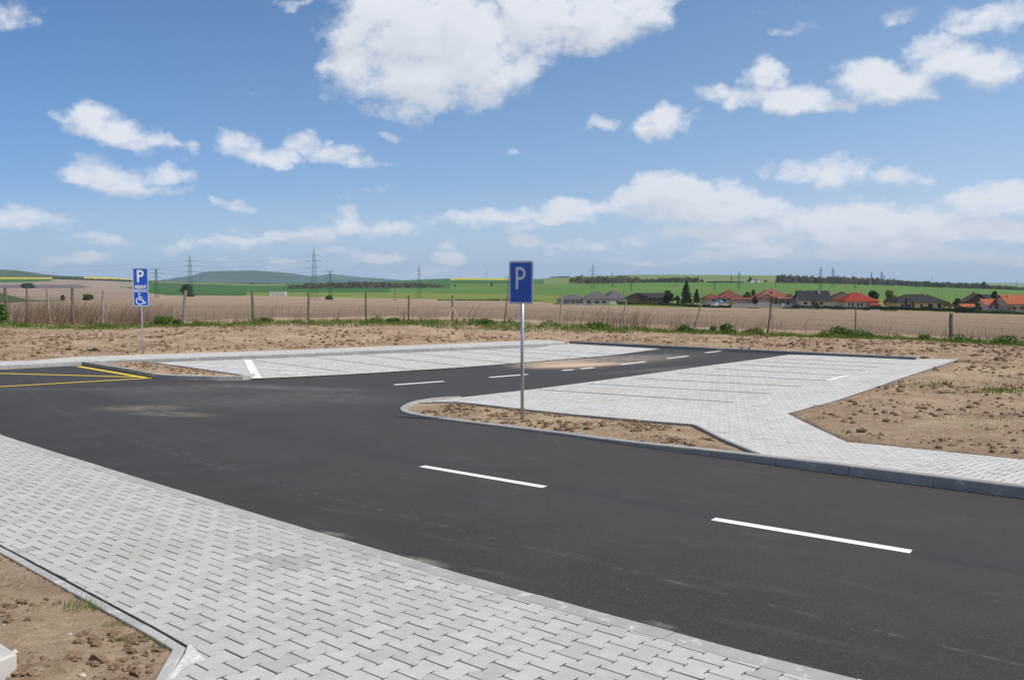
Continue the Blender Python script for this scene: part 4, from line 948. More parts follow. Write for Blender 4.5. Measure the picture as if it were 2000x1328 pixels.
# 3 dark red
Y = 350
h3 = house('house', 'dark red-roofed house with a pale low wing, just right of the dark conifer', 1412, 592, Y)
rf = wing(h3, 2.2, 0, 9.5, 9, 2.1, 3.0, 'hip', cream, rdkred, 0, [(-3, 1.1, 1.4, 1.1), (2, 1.1, 1.4, 1.1)]); chimney(rf, 2.2, .3, 4.6, 5.6, cream, .25)
wing(h3, -4.4, .5, 6.5, 8, 1.8, 1.9, 'hip', cream, rdkred, 0, [(0, 1.1, 1.2, 1.0)])
wing(h3, 6.5, 4, 4.5, 5, 2.0, 1.6, 'hip', cream, rdkred, 0, [])
# 4 pink
Y = 335
h4 = house('house', 'large house with a pinkish tiled hip roof and tall brick chimney', 1505, 593, Y)
rf = wing(h4, 0, 0, 12.5, 11, 2.0, 3.6, 'hip', pink, rpink, 0, [(-4, 1.0, 1.2, 1.0), (-.5, 1.0, 1.2, 1.0), (3, 1.0, 1.2, 1.0)], .7); chimney(rf, .3, -2.8, 2.8, 5.3, pink, .38); chimney(rf, -1.4, .6, 4.9, 6.2, white, .2)
wing(h4, -3.2, -3.6, 4.6, 6, 2.0, 1.7, 'gable', pink, rpink, math.pi/2, [], .5); wing(h4, 5.6, -3, 4.2, 5, 2.0, 1.7, 'gable', white, rpink, math.pi/2, [], .4)
wing(h4, -10, 1, 9.5, 5, 1.5, .7, 'gable', pink, rdkred, 0, [], .4)
f3 = MB().box(-15.5, 1.5, -8.2, -8.0, -1.2, .25).build('garden_wall', grey); f3.location = h4.location; tag(f3, 'long grey concrete fence in front of the pink-roofed house', 'wall')
f4 = MB().box(1.6, 6.4, -8.3, -8.1, -1.2, .2).build('garden_wall', white); f4.location = h4.location; tag(f4, 'short white length of wall at the end of the grey concrete fence', 'wall')
# 5 dark steep roof
Y = 325
h5 = house('house', 'cream house with a big plain dark roof and one orange chimney', 1586, 598, Y)
rf = wing(h5, 0, 0, 10.2, 10, 2.3, 3.4, 'gable', cream, rdark, -.12, [(-3.3, 1.2, 1.2, 1.0), (-.6, 1.2, 1.4, 1.5), (2.2, 1.2, 1.0, 1.2)], .6, None, [(0, 3.2, 1.0, 1.1, 1), (-2, 1.2, 1.0, 1.2, 1)]); chimney(rf, 1.7, -2, 3.6, 5.9, pink, .3); chimney(rf, -3.1, 0, 5, 6, white, .15)
for k in range(3): MB().box(-3+k*1.7-.28, -3+k*1.7+.28, -3.2, -2.8, 3.3, 3.9).build('skylight', GLASS, rf)
# 6 pale pink behind
Y = 350
h6 = house('house', 'small pink house half hidden behind the bright red hip roof', 1643, 597, Y)
rf = wing(h6, 0, 0, 8.5, 9, 3.2, 2.3, 'gable', pink, rdkred, math.pi/2-.3, [], .6); wing(h6, -2.6, -3.6, 5.5, 3, 1.8, .8, 'gable', yellow, rdkred, 0, [(0, 1, 1.2, .9)], .3)
for k in (-1, 1): MB().box(k*1.1-2.2, k*1.1-1.4, -4.95, -4.6, 2.5, 3.3).build('window', WFRAME, h6)
# 7 bright red hip
Y = 318
h7 = house('house', 'pale house under a bright red hip roof with four dark windows', 1673, 601, Y)
rf = wing(h7, -.5, 0, 12, 10, 2.4, 3.1, 'hip', cream, rred, .08, [(-4.6, 1.25, .75, 1.2), (-3.3, 1.25, .75, 1.2), (-1.4, 1.25, .75, 1.2), (-.1, 1.25, .75, 1.2)], .6); chimney(rf, .2, -.5, 4.6, 5.9, white, .16)
wing(h7, 3.8, -5, 3.6, 2.6, 1.2, .9, 'hip', pink, rred, .08, [], .4)
# 8 yellow
Y = 312
h8 = house('house', 'long yellow bungalow with a dark hip roof and white chimneys', 1789, 603, Y)
rf = wing(h8, 0, 0, 17, 10, 2.4, 2.7, 'hip', yellow, rdark, 0, [(-6, 1.2, 1.3, 1.2), (-4, 1.2, 1.3, 1.2), (-.4, 1.2, .8, 1.2), (2.6, 1.0, 1.6, 1.6), (5.6, 1.2, 1.2, 1.3)], .6); chimney(rf, -3.6, .2, 4.5, 5.7, white, .2); chimney(rf, 2.6, -.8, 4.0, 5.3, white, .22)
wing(h8, -6.2, -2.4, 5.6, 7, 2.4, 2.0, 'hip', yellow, rdark, 0, [(-1.2, 1.2, 1.1, 1.1), (1.1, 1.2, 1.1, 1.1)], .6)
# 9 dark gable
Y = 322
h9 = house('house', 'dark brown timber gable house behind the orange roofs', 1904, 600, Y)
rf = wing(h9, 0, 0, 9, 8, 1.9, 3.1, 'gable', dkwood, rbrown, math.pi/2-.25, [], .6); chimney(rf, -.6, 0, 4.8, 5.4, brick, .2)
wing(h9, 3.6, 2, 4, 7, 2.4, 2.2, 'gable', dkwood, rdark, 0, [], .4)
# 10, 11 orange
Y = 300
h10 = house('house', 'small white house with a plain orange roof beside the dark gable house', 1929, 605, Y)
wing(h10, 0, 0, 5.0, 6, 1.7, 2.0, 'gable', white, rorange, 0, [(-.8, .9, .8, .8), (1.2, .9, .8, .8)], .4)
h11 = house('house', 'large orange-roofed house cut by the right edge', 1980, 608, 296)
rf = wing(h11, 2.0, 0, 13, 9, 2.5, 3.0, 'gable', cream, rorange, 0, [(-4.2, 1.2, 1.0, 1.2), (-1.8, 1.2, .9, 1.2), (2.6, 1.2, .9, 1.2)], .5); chimney(rf, -2.4, -1.2, 4.2, 5.6, white, .25)
wing(h11, 3.2, -4.2, 3.2, 3, 2.3, .9, 'gable', white, rorange, math.pi/2, [], .3)
MB().box(-8.2, -2.0, -7.6, -4.6, 1.55, 1.7).build('porch_roof', rbrown, h11)
[MB().box(x-.08, x+.08, -7.5, -7.34, -1, 1.54).build('porch_post', dkwood, h11) for x in (-8, -6, -4, -2.2)]
sh = house('shed', 'low shed with a flat orange roof by the dark hedge', 1886, 606, 298, 0, 'shed'); wing(sh, 0, 0, 4.6, 5, 1.3, .9, 'gable', brick, rorange, 0, [], .3)
# white barn far off and containers
b_ = at(1471, 551.6, 1240); bn = empty('barn', b_); tag(bn, 'small white barn alone on the green hill', 'barn'); wing(bn, 0, 0, 16, 8, 3.4, .6, 'gable', white, rgrey, .2, [], .2); wing(bn, 5.5, -3, 3.5, 5, 4.3, .4, 'gable', white, rgrey, 0, [], .1)
for px0, px1, lb in ((527, 542.5, 'left of the two white containers at the edge of the ploughed field'), (543.5, 559, 'right of the two white containers at the edge of the ploughed field')):
    Yc = 690; c_ = at((px0+px1)/2, 576.6, Yc); ce = empty('container', c_); tag(ce, lb, 'container', 'white containers in the field'); wd = (px1-px0)/F*Yc
    mb = MB(); mb.box(-wd/2, wd/2, -1.4, 1.4, -.6, 2.6); mb.box(-wd/2-.1, wd/2+.1, -1.5, 1.5, 2.601, 2.75); mb.build('body', white, ce)
    MB().box(-.25, .35, -1.46, -1.402, .2, 2.0).build('door', grey, ce)
# tarp covered vehicles / blue pool beside house 3
blue = simple('blue_tarp', (.10, .26, .55), .6); ob_ = at(1396, 595, 330); e = empty('garden_pool', ob_); tag(e, 'low white garden pool with a blue cover by the dark red roof', 'pool')
MB().prism([(2.0*math.cos(t), 1.6*math.sin(t)) for t in np.linspace(0, 2*math.pi, 17)[:-1]], -.4, .75).build('wall', white, e)
MB().prism([(2.05*math.cos(t), 1.65*math.sin(t)) for t in np.linspace(0, 2*math.pi, 17)[:-1]], .752, .95).build('cover', blue, e)
e = empty('parasol', at(1408.5, 595, 329)); tag(e, 'blue garden parasol beside the covered pool', 'parasol'); MB().bar((0, 0, -.3), (0, 0, 1.9), .04, 6).build('pole', M['galv'], e)
MB().bar((0, 0, .9), (0, 0, 1.75), 1.0, 10, .05).build('canopy', blue, e)

# ------------------------------------------------------------------ trees among the houses
TR = [
 ('spruce', 'tall dark spruce standing among the houses', 'tree', 1340, 593.5, 345, 27, 44, 'leaf_dark', 'cone', 2600, .34),
 ('conifer', 'small dark conifer just right of the tall spruce', 'tree', 1360.5, 592, 343, 18, 27, 'leaf_dark', 'cone', 1300, .28),
 ('broadleaf_tree', 'dark round bush-like tree just left of the tall spruce', 'tree', 1304, 592, 350, 30, 24, 'leaf_dark', 'round', 1600, .3),
 ('broadleaf_tree', 'low dark tree squeezed against the left side of the spruce', 'tree', 1323, 592.5, 352, 14, 15, 'leaf_dark', 'round', 700, .28),
 ('broadleaf_tree', 'brownish tree behind the long dark red garage roof', 'tree', 1460, 590, 352, 22, 20, 'leaf_brown', 'round', 900, .3),
 ('broadleaf_tree', 'green tree touching the left slope of the pink roof', 'tree', 1471, 590, 349, 14, 25, 'leaf', 'round', 800, .28),
 ('conifer', 'dark clipped conifer in front of the pink-roofed house', 'tree', 1475, 594, 322, 12, 15, 'leaf_dark', 'round', 700, .22),
 ('broadleaf_tree', 'pale green tree in front of the middle of the pink-roofed house', 'tree', 1508, 594, 320, 10, 13, 'leaf_yel', 'round', 500, .22),
 ('conifer', 'narrow dark cypress right of the pale green tree', 'tree', 1516, 594, 320, 6, 14, 'leaf_dark', 'cone', 500, .2),
 ('conifer', 'yellow-green column conifer right of the narrow cypress', 'tree', 1524, 594, 320, 5, 10, 'leaf_yel', 'cone', 400, .2),
 ('conifer', 'dark column conifer beside the white end wall', 'tree', 1539, 594.5, 320, 6, 10, 'leaf_dark', 'cone', 400, .2),
 ('broadleaf_tree', 'green tree right of the bright red roof', 'tree', 1706, 600, 325, 26, 33, 'leaf_dark', 'round', 1600, .3),
 ('broadleaf_tree', 'wide yellow-green tree left of the yellow bungalow', 'tree', 1736, 600, 322, 36, 33, 'leaf_yel', 'round', 1900, .3),
 ('conifer', 'dark cypress in front of the yellow bungalow', 'tree', 1769, 603, 299, 7, 20, 'leaf_dark', 'cone', 700, .2),
 ('broadleaf_tree', 'small yellow-green tree in front of the yellow bungalow', 'tree', 1783, 603, 299, 9, 15, 'leaf_yel', 'round', 500, .2),
 ('broadleaf_tree', 'green tree left of the dark timber gable', 'tree', 1870, 601, 318, 20, 18, 'leaf', 'round', 1000, .28),
 ('broadleaf_tree', 'dark tree behind the two orange roofs', 'tree', 1942, 600, 325, 24, 31, 'leaf_dark', 'round', 1300, .3),
 ('shrub', 'golden flowering shrub right of the yellow bungalow', 'shrub', 1851, 601, 305, 18, 12, 'leaf_yel', 'round', 800, .24),
 ('shrub', 'dark green shrub beside the shed with an orange roof', 'shrub', 1910, 609, 290, 16, 17, 'leaf', 'round', 900, .22),
 ('shrub', 'lone green bush out in the ploughed field before the dark-roofed house', 'shrub', 1595.5, 608.5, 275, 14, 18, 'leaf', 'round', 1000, .2),
 ('broadleaf_tree', 'solitary dark tree standing above the belt of trees at far right', 'tree', 1921, 565, 1150, 13, 15, 'leaf_dark', 'round', 300, 1.2),
 ('broadleaf_tree', 'single tree in front of the small white barn', 'tree', 1465.5, 551.5, 1210, 8, 10, 'leaf_dark', 'round', 250, .8),
 ('shrub', 'round bush on the hill right of the white barn', 'shrub', 1495, 551.5, 1230, 6, 5, 'leaf_dark', 'round', 150, .8),
 ('shrub', 'round bush on the hill halfway to the white barn', 'shrub', 1371, 551.5, 1230, 8, 6, 'leaf_dark', 'round', 150, .8),
 ('shrub', 'leafy bush at the foot of the tall left pylon', 'shrub', 366, 582, 560, 34, 26, 'leaf_dark', 'round', 1800, .5),
 ('shrub', 'low bush at the foot of the green pylon with flat crossarms', 'shrub', 643.5, 588.5, 470, 18, 11, 'leaf', 'round', 900, .35),
 ('broadleaf_tree', 'dark rounded tree clump on the bare slope at far left', 'tree', 54, 563.8, 890, 34, 10, 'leaf_dark', 'round', 900, .8),
 ('shrub', 'grey-green bush in the ploughed field left of the reserved sign', 'shrub', 171, 587, 315, 25, 12, 'leaf', 'round', 1200, .3),
 ('shrub', 'small grey-green bush left of the wider field bush', 'shrub', 123, 588, 315, 9, 11, 'leaf', 'round', 500, .3),
 ('shrub', 'tiny dark bush in the middle of the far green field', 'shrub', 889, 560, 1180, 4, 4, 'leaf_dark', 'round', 90, .7),
 ('shrub', 'dark bush below the yellow field left of the parking sign', 'shrub', 960, 559, 1150, 6, 6, 'leaf_dark', 'round', 120, .7),
]
for i, (nm, lb, ct, px, py, Y, wp, hp, lm, kd, n, lf) in enumerate(TR):
    tree(nm, lb, ct, at(px, py, Y), wp/F*Y, hp/F*Y, lm, 40+i, kd, n, lf, .06)
def hedge(label, px0, px1, py, Y, hp, lm, seed, n=2500, leaf=.22):
    a = at(px0, py, Y); b = at(px1, at and py+(px1-px0)*.03, Y); L = (b-a).length; r = random.Random(seed); P = []
    while len(P) < n:
        t = r.random(); h = hp/F*Y*(.75+.4*noise.noise((t*L*.3, seed, 0))); P.append((a.x+(b.x-a.x)*t+r.gauss(0, .2), Y+r.uniform(-.7, .7), a.z+(b.z-a.z)*t+h*r.random()-.2))
    V, Fc, T = leaf_cloud(P, leaf, seed); o = mesh('hedge', V, Fc, M[lm]); attr(o, 'tone', T); tag(o, label, 'hedge')
hedge('low dark hedge between the tall spruce and the blue-covered pool', 1340, 1425, 597.5, 330, 5, 'leaf_dark', 1)
hedge('green bank of weeds in front of the white block wall', 1205, 1340, 592.5, 350, 6, 'leaf', 2, 3000)
hedge('dark hedge in front of the bright red-roofed house', 1548, 1700, 599, 305, 5, 'leaf_dark', 3, 3000)
hedge('long dark hedge in front of the yellow bungalow', 1700, 1868, 602, 296, 7, 'leaf_dark', 4, 4500)
hedge('tall clipped dark hedge before the shed with an orange roof', 1866, 1903, 608.5, 288, 11, 'leaf_dark', 5, 2500)
hedge('ragged hedge in front of the orange-roofed houses', 1905, 2030, 609.5, 286, 6, 'leaf', 6, 2800)
hedge('green bank of grass in front of the grey-roofed bungalow', 1080, 1192, 596, 372, 4, 'leaf', 7, 2000)

# ------------------------------------------------------------------ pylons
PYG = simple('pylon_green', (.045, .15, .085), .6, .2); PYD = simple('pylon_grey', (.12, .14, .14), .6, .3)
def pylon(label, px, pt, pb, Y, kind, m_, wide=1.0, group='power pylons across the fields'):
    b = at(px, pb, Y); H = (pb-pt)/F*Y; r = max(.07, .00010*Y*1.2); root = empty('pylon', b); tag(root, label, 'pylon', group)
    mb = MB()
    if kind == 'pole': mb.bar((0, 0, -1), (0, 0, H), r*1.6, 6, r); mb.build('mast', m_, root); MB().box(-H*.07, H*.07, -r, r, H*.93, H*.93+2*r).build('crossarm', m_, root); return root
    if kind == 'H':
        for s_ in (-1, 1): mb.bar((s_*H*.045, 0, -1), (s_*H*.03, 0, H), r*1.5, 5, r)
        for k in range(9): mb.bar((-H*.04, 0, H*k/9), (H*.04, 0, H*(k+1)/9), r*.7, 4)
        mb.build('tower', m_, root); MB().box(-H*.10, H*.10, -r, r, -.3, .5).build('footing', m_, root); return root
    w0 = H*.06*wide; w1 = H*.017*wide; ht = H*(.83 if kind == 'tall' else .985); n = 12
    def hw(z): return w0+(w1-w0)*min(1, z/ht)
    for sx in (-1, 1):
        for sy in (-1, 1): mb.bar((sx*w0, sy*w0, -1), (sx*w1, sy*w1, ht), r, 4, r*.8)
    for k in range(n):
        z0, z1 = ht*k/n, ht*(k+1)/n; a, c = hw(z0), hw(z1)
        for (p, q) in (((-a, -a), (c, -c)), ((a, -a), (-c, -c)), ((-a, a), (c, c)), ((a, -a), (c, c)), ((-a, -a), (-c, c))): mb.bar((*p, z0), (*q, z1), r*.62, 4)
        mb.bar((-c, -c, z1), (c, -c, z1), r*.6, 4)
    if kind == 'tall': mb.bar((0, 0, ht), (0, 0, H), r, 4, r*.5); [mb.bar((sx*w1, sy*w1, ht), (0, 0, H*.95), r*.7, 4) for sx in (-1, 1) for sy in (-1, 1)]
    mb.build('tower', m_, root)
    arms = [(.82, .105), (.715, .14), (.60, .125)] if kind == 'tall' else [(.985, .17), (.87, .20), (.76, .15)] if kind == 'T' else [(.84, .08), (.72, .12)]
    for z, l in arms:
        mb = MB(); zz = H*z; L = H*l
        mb.bar((-L, 0, zz), (L, 0, zz), r*.9, 4); mb.bar((-L, 0, zz), (0, 0, zz+H*.022), r*.7, 4); mb.bar((L, 0, zz), (0, 0, zz+H*.022), r*.7, 4)
        for s_ in (-1, 1): mb.bar((s_*L, 0, zz), (s_*L, 0, zz-H*.028), r*.7, 4)
        mb.build('crossarm', m_, root)
    return root
PY = [
 ('green pylon with flat top crossarms just right of the reserved sign', 306.5, 525, 594, 420, 'T', PYG),
 ('tall green pylon with a bush at its foot, left of the blue hill', 372.5, 494, 586, 545, 'tall', PYG),
 ('tallest green pylon in the ploughed field, in front of the brown wood', 614.5, 480, 586.5, 500, 'tall', PYG),
 ('shorter green pylon with flat crossarms beside the tallest pylon', 645.5, 529, 587.5, 470, 'T', PYG),
 ('narrow dark wooden mast right of the two central pylons', 771.5, 546, 587, 480, 'H', M['wood']),
 ('slender grey-green pylon above the middle of the far green field', 818.5, 519.5, 583, 620, 'mid', PYG),
 ('thin mast on the yellow skyline left of the parking sign', 951, 523, 545, 2100, 'pole', PYD),
 ('green pylon partly hidden by the blue parking sign', 992.5, 540, 585, 520, 'T', PYG),
 ('tall grey pylon rising behind the grey-roofed bungalow', 1157.5, 512, 573, 900, 'tall', PYG),
 ('slim pylon right of the grey-roofed bungalow', 1196, 533, 574, 1000, 'mid', PYG),
 ('green pylon behind the gap before the brown house', 1233, 548, 576, 760, 'T', PYG),
 ('thin pole left of the brown house', 1218, 563, 584, 560, 'pole', PYD),
 ('short pylon above the dark red roof', 1395.5, 553, 571, 800, 'T', PYG),
 ('slim pylon left of the taller one above the dark red roof', 1428, 538, 569, 1150, 'mid', PYG),
 ('tall pylon above the gap between dark red and pink roofs', 1443, 530, 575, 880, 'mid', PYG),
 ('short pylon above the pink roof', 1513.5, 552, 566, 1000, 'pole', PYG),
 ('left of the two tall pylons above the dark-roofed house', 1602, 521, 567, 830, 'mid', PYG),
 ('right of the two tall pylons above the dark-roofed house', 1626, 520, 562, 1050, 'tall', PYG),
 ('small dim pylon in front of the tree belt, above the red roof', 1670, 548, 564, 1000, 'mid', PYG),
 ('pylon top sticking out of the tree belt left of the taller one', 1702, 531, 545, 1500, 'mid', PYD),
 ('tallest of the group of pylons over the tree belt', 1721.5, 528, 556, 1150, 'tall', PYG),
 ('small pylon touching the right side of the tallest over the tree belt', 1726, 537, 556, 1160, 'mid', PYG),
 ('faint pylon at the right end of the group over the tree belt', 1738, 541, 556, 1170, 'mid', PYD),
 ('lone short pylon peeking over the tree belt towards the right', 1821, 541, 552, 1400, 'pole', PYG),
 ('thin pole above the right half of the yellow bungalow', 1839, 566, 584, 600, 'pole', PYD),
 ('thin pole between the yellow bungalow and the dark gable', 1868.5, 568, 584, 600, 'pole', PYD),
 ('thin pylon near the right edge on the skyline', 1985, 548, 567, 1150, 'pole', PYD),
]
pyl = [pylon(*p) for p in PY]
def span(label, runs, r=.020):
    mb = MB()
    for a, b in runs:
        a = Vector(a); b = Vector(b); n = 18; pts = [a.lerp(b, i/n)-Vector((0, 0, 4*(b-a).length*.018*(i/n)*(1-i/n))) for i in range(n+1)]
        for p, q in zip(pts[:-1], pts[1:]): mb.bar(p, q, r, 3, cap=False)
    o = mb.build('power_line', M['wire']); tag(o, label, 'power line')
def armp(i, z, s_): p = PY[i]; H = (p[3]-p[2])/F*p[4]; l = dict(zip([.82, .715, .60, .985, .87], [.105, .14, .125, .17, .2]))[z]; b = pyl[i].location; return (b.x+s_*H*l, b.y, b.z+H*z)
span('overhead wires between the two tall left pylons', [(armp(1, z, s_), armp(2, z, s_)) for z in (.82, .715, .60) for s_ in (-1, 1)])
span('overhead wires running left from the tall pylon by the blue hill', [(armp(1, z, s_), (armp(1, z, s_)[0]-260, armp(1, z, s_)[1]+30, armp(1, z, s_)[2]+2)) for z in (.82, .715, .60) for s_ in (-1, 1)])
span('overhead wires between the two green pylons with flat crossarms', [(armp(0, z, s_), armp(3, z, s_)) for z in (.985, .87) for s_ in (-1, 1)])

# ------------------------------------------------------------------ fence
fr = empty('fence', (0, FENCE_Y, 0)); tag(fr, 'old wire fence on crooked wooden posts between bare soil and ploughed field', 'fence')
posts = [(12.7,626,10,562,.085,'wood'),(55.5,630,52,563,.05,'wood'),(98,631,92,562,.06,'wood_grey'),(142,640,141.5,562,.075,'wood'),(199,643,202,567,.065,'wood_grey'),
 (357.5,638,362,567.5,.075,'wood_grey'),(496,632,492,569,.07,'wood'),(603,635,602,570,.065,'wood'),(714.5,629,715,571,.055,'wood'),(798,631,797.7,576.5,.05,'wood'),(789,629,790,607.7,.03,'wood'),
 (884,630,883.5,577,.05,'wood'),(984,635,991,578,.04,'wood'),(1092.5,640,1097.5,580,.045,'wood_grey'),(1209,645,1223,587.5,.04,'wood_pale'),(1350,651,1371,591,.045,'wood_grey'),(1498,657,1507,591,.06,'wood'),(1508.5,655,1508.5,612,.015,'wood'),(1671,658,1671.5,598,.035,'wood'),(1857,671,1858.4,612,.10,'wood')]
PP = []
for (x0, y0, x1, y1, r, mt) in posts:
    a = at(x0, y0, FENCE_Y)-Vector((0, 0, .25)); b = at(x1, y1, FENCE_Y+random.uniform(-.1, .1)); mb = MB(); n = 6; pr = a; rr = r
    for i in range(1, n+1):
        q = a.lerp(b, i/n)+Vector((random.gauss(0, .009), random.gauss(0, .009), 0))*(i < n); mb.bar(pr, q, rr, 7, rr*random.uniform(.9, 1.02)); rr *= .965; pr = q
    o = mb.build('post', M[mt], fr); o.matrix_parent_inverse = Matrix.Translation((0, -FENCE_Y, 0))
    if r > .032 and mt != 'wood_pale': PP.append((a+Vector((0, 0, .25)), b))
for (x0, y0, x1, y1, mt, rr) in [(884,601,870.5,631.5,'wood_pale',.035),(884,601,901.4,633,'wood_pale',.035),(1216,616,1221.5,642,'wood',.035)]:
    o = MB().bar(at(x0, y0, FENCE_Y-.1), at(x1, y1, FENCE_Y-.6)-Vector((0, 0, .1)), rr, 6).build('brace', M[mt], fr); o.matrix_parent_inverse = Matrix.Translation((0, -FENCE_Y, 0))
    if mt == 'wood_pale': o['label'] = 'pale new wood brace'
PP.sort(key=lambda t: t[0].x); PP = [(PP[0][0]-Vector((6, 0, 0)), PP[0][1]-Vector((6, 0, 0)))]+PP+[(PP[-1][0]+Vector((8, 0, -.2)), PP[-1][1]+Vector((8, 0, -.2)))]
for f in (.12, .33, .54, .75, .93):
    mb = MB()
    for (a, b), (c, d) in zip(PP[:-1], PP[1:]):
        p = a.lerp(b, f); q = c.lerp(d, f); m_ = p.lerp(q, .5)-Vector((0, 0, .03)); mb.bar(p, m_, .0035, 3, cap=False); mb.bar(m_, q, .0035, 3, cap=False)
    o = mb.build('wire', M['wire'], fr); o.matrix_parent_inverse = Matrix.Translation((0, -FENCE_Y, 0))

# ------------------------------------------------------------------ grass, weeds and dry stalks along the fence
def gz(x, y):
    t = float(sstep(30, 44, np.array(y))); return float(fence_z(x)) if y > 40 else hz_back(x, y)[0]
def blades(P, h, w_, lean, mat_, name, label, cat, seed, seg=2):
    r = np.random.default_rng(seed); n = len(P); P = np.asarray(P); h = np.asarray(h); a = r.uniform(0, 6.283, n); dx, dy = np.cos(a)*w_/2, np.sin(a)*w_/2
    lx = (lean[0]*r.uniform(.1, 1.7, n)+r.normal(0, .2, n))*h; ly = (lean[1]+r.normal(0, .2, n))*h
    if seg == 1:
        V = np.stack([P-np.stack([dx, dy, 0*dx], 1), P+np.stack([dx, dy, 0*dx], 1), P+np.stack([lx, ly, h], 1)], 1).reshape(-1, 3); Fc = np.arange(3*n).reshape(n, 3).tolist(); T = np.repeat(r.random(n), 3)
    else:
        mid = P+np.stack([lx*.38, ly*.38, h*.55], 1); tip = P+np.stack([lx, ly, h], 1); o_ = np.stack([dx, dy, 0*dx], 1)
        V = np.stack([P-o_, P+o_, mid+o_*.8, mid-o_*.8, tip], 1).reshape(-1, 3); Fc = []
        for i in range(n): k = 5*i; Fc += [(k, k+1, k+2, k+3), (k+3, k+2, k+4)]
        T = np.repeat(r.random(n), 5)
    o = mesh(name, V, Fc, M[mat_]); attr(o, 'tone', T); return stuff(o, label, cat)
def strip_pts(n, x0, x1, dens, ymin, ymax, seed):
    r = random.Random(seed); out = []
    while len(out) < n:
        x = r.uniform(x0, x1); xi = 1000+F*x/FENCE_Y; d = dens(xi)*(1 if noise.noise((x*.8, seed, 0)) > -.1 else .35)
        if r.random() > d: continue
        y = r.uniform(ymin, ymax)+.5*noise.noise((x*.35, 3, 0)); out.append((x, y, gz(x, y)-.02))
    return out
interp = lambda xs, ys: (lambda v: float(np.interp(v, xs, ys)))
P = strip_pts(22000, -27, 27, lambda v: .9, 38.4, 41.6, 1); blades(P, [random.uniform(.05, .21)*(1+.8*noise.noise((p[0]*1.3, 4, 0))) for p in P], .03, (.10, 0), 'grass', 'grass', 'bright green grass strip along the foot of the fence', 'grass', 1)
P0 = strip_pts(9000, -27, 27, interp([0, 100, 250, 350, 700, 1200, 1400, 1550, 1640, 1750, 1900, 2000], [.8, .9, .5, .9, .5, .35, .9, .6, 1, .5, .9, 1]), 39.2, 41.0, 2)
PL = []
for p in P0:
    hh = max(.03, .05+.42*(noise.noise((p[0]*.9, 7, p[1]*.5))+.6*noise.noise((p[0]*3.1, 2, 4))))
    for _ in range(5): PL.append((p[0]+random.gauss(0, .05), p[1]+random.gauss(0, .05), p[2]+hh*random.random()))
V, Fc, T = leaf_cloud(PL, .028, 77); o = mesh('weeds', V, Fc, M['weed']); attr(o, 'tone', T); stuff(o, 'darker leafy weeds growing in clumps at the fence', 'weeds')
P = strip_pts(3800, -27, 27, interp([0, 30, 60, 120, 240, 290, 340, 560, 700, 850, 1050, 1100, 1240, 1400, 1700, 2000], [.35, .45, .7, .85, .75, .45, .08, .07, .03, .06, .03, .22, .30, .12, .06, .14]), 40.8, 43.0, 3)
blades(P, [random.uniform(.45, 1.35)*np.interp(1000+F*p[0]/41, [0, 280, 340, 1000, 1150, 2000], [1.15, 1.0, .85, .8, .95, .75]) for p in P], .016, (.38, 0), 'straw', 'dry_stalks', 'brown dry stalks leaning to the right behind the fence', 'dry stalks', 3)
# leafy bushes in the strip
def bush(px, py, w_, h, lm, label, seed, n=500, leaf=.05):
    p = at(px, py, 40.2); V, Fc, T = leaf_cloud(crown_pts(n, w_, h*1.15, -.15*h, seed), leaf, seed); o = mesh('shrub', V, Fc, M[lm]); attr(o, 'tone', T); o.location = p; tag(o, label, 'shrub', 'low shrubs along the fence')
for k, (px, py, w_, h, lm, lb) in enumerate([
 (316, 636, .9, .5, 'weed', 'round green shrub by the fence right of the reserved sign'), (346, 637, .5, .35, 'weed', 'small green shrub touching the post right of the reserved sign'),
 (518, 633, .5, .35, 'weed', 'small shrub just right of the post below the white containers'), (768, 634, .7, .35, 'weed', 'low shrub left of the post with pale braces'),
 (948, 637, .9, .4, 'weed', 'dark low shrub left of the parking sign pole'), (1160, 645, 1.2, .4, 'weed', 'dark low shrub below the grey-roofed bungalow'),
 (1338, 653, .7, .6, 'weed', 'dark green shrub at the foot of the leaning grey post'), (1393, 655, .5, .5, 'weed', 'small upright shrub right of the leaning grey post'),
 (1420, 658, .75, .75, 'weed', 'spiky tall shrub between the two leaning posts'), (1475, 658, .9, .5, 'grass', 'bright green shrub left of the thick leaning post'),
 (1640, 662, .9, .75, 'weed', 'largest green shrub left of the thin post below the red roof'), (1615, 663, 1.0, .5, 'grass', 'bright spreading shrub left of the largest green shrub'),
 (1690, 666, 1.0, .5, 'weed', 'wide shrub right of the thin post'), (1802, 671, .7, .5, 'grass', 'rounded bright shrub left of the thick upright post'), (1880, 673, 1.0, .6, 'weed', 'shrub just right of the thick upright post'),
 (1905, 675, 1.0, .5, 'grass', 'bright shrub second to the right of the thick upright post'), (1965, 677, 1.3, .6, 'weed', 'twiggy shrub near the right edge'), (3, 626, .5, .9, 'weed', 'dark shrub at the left edge by the fence')]):
    bush(px, py, w_*1.5, h*.8, lm, lb, 300+k, 900, .04)
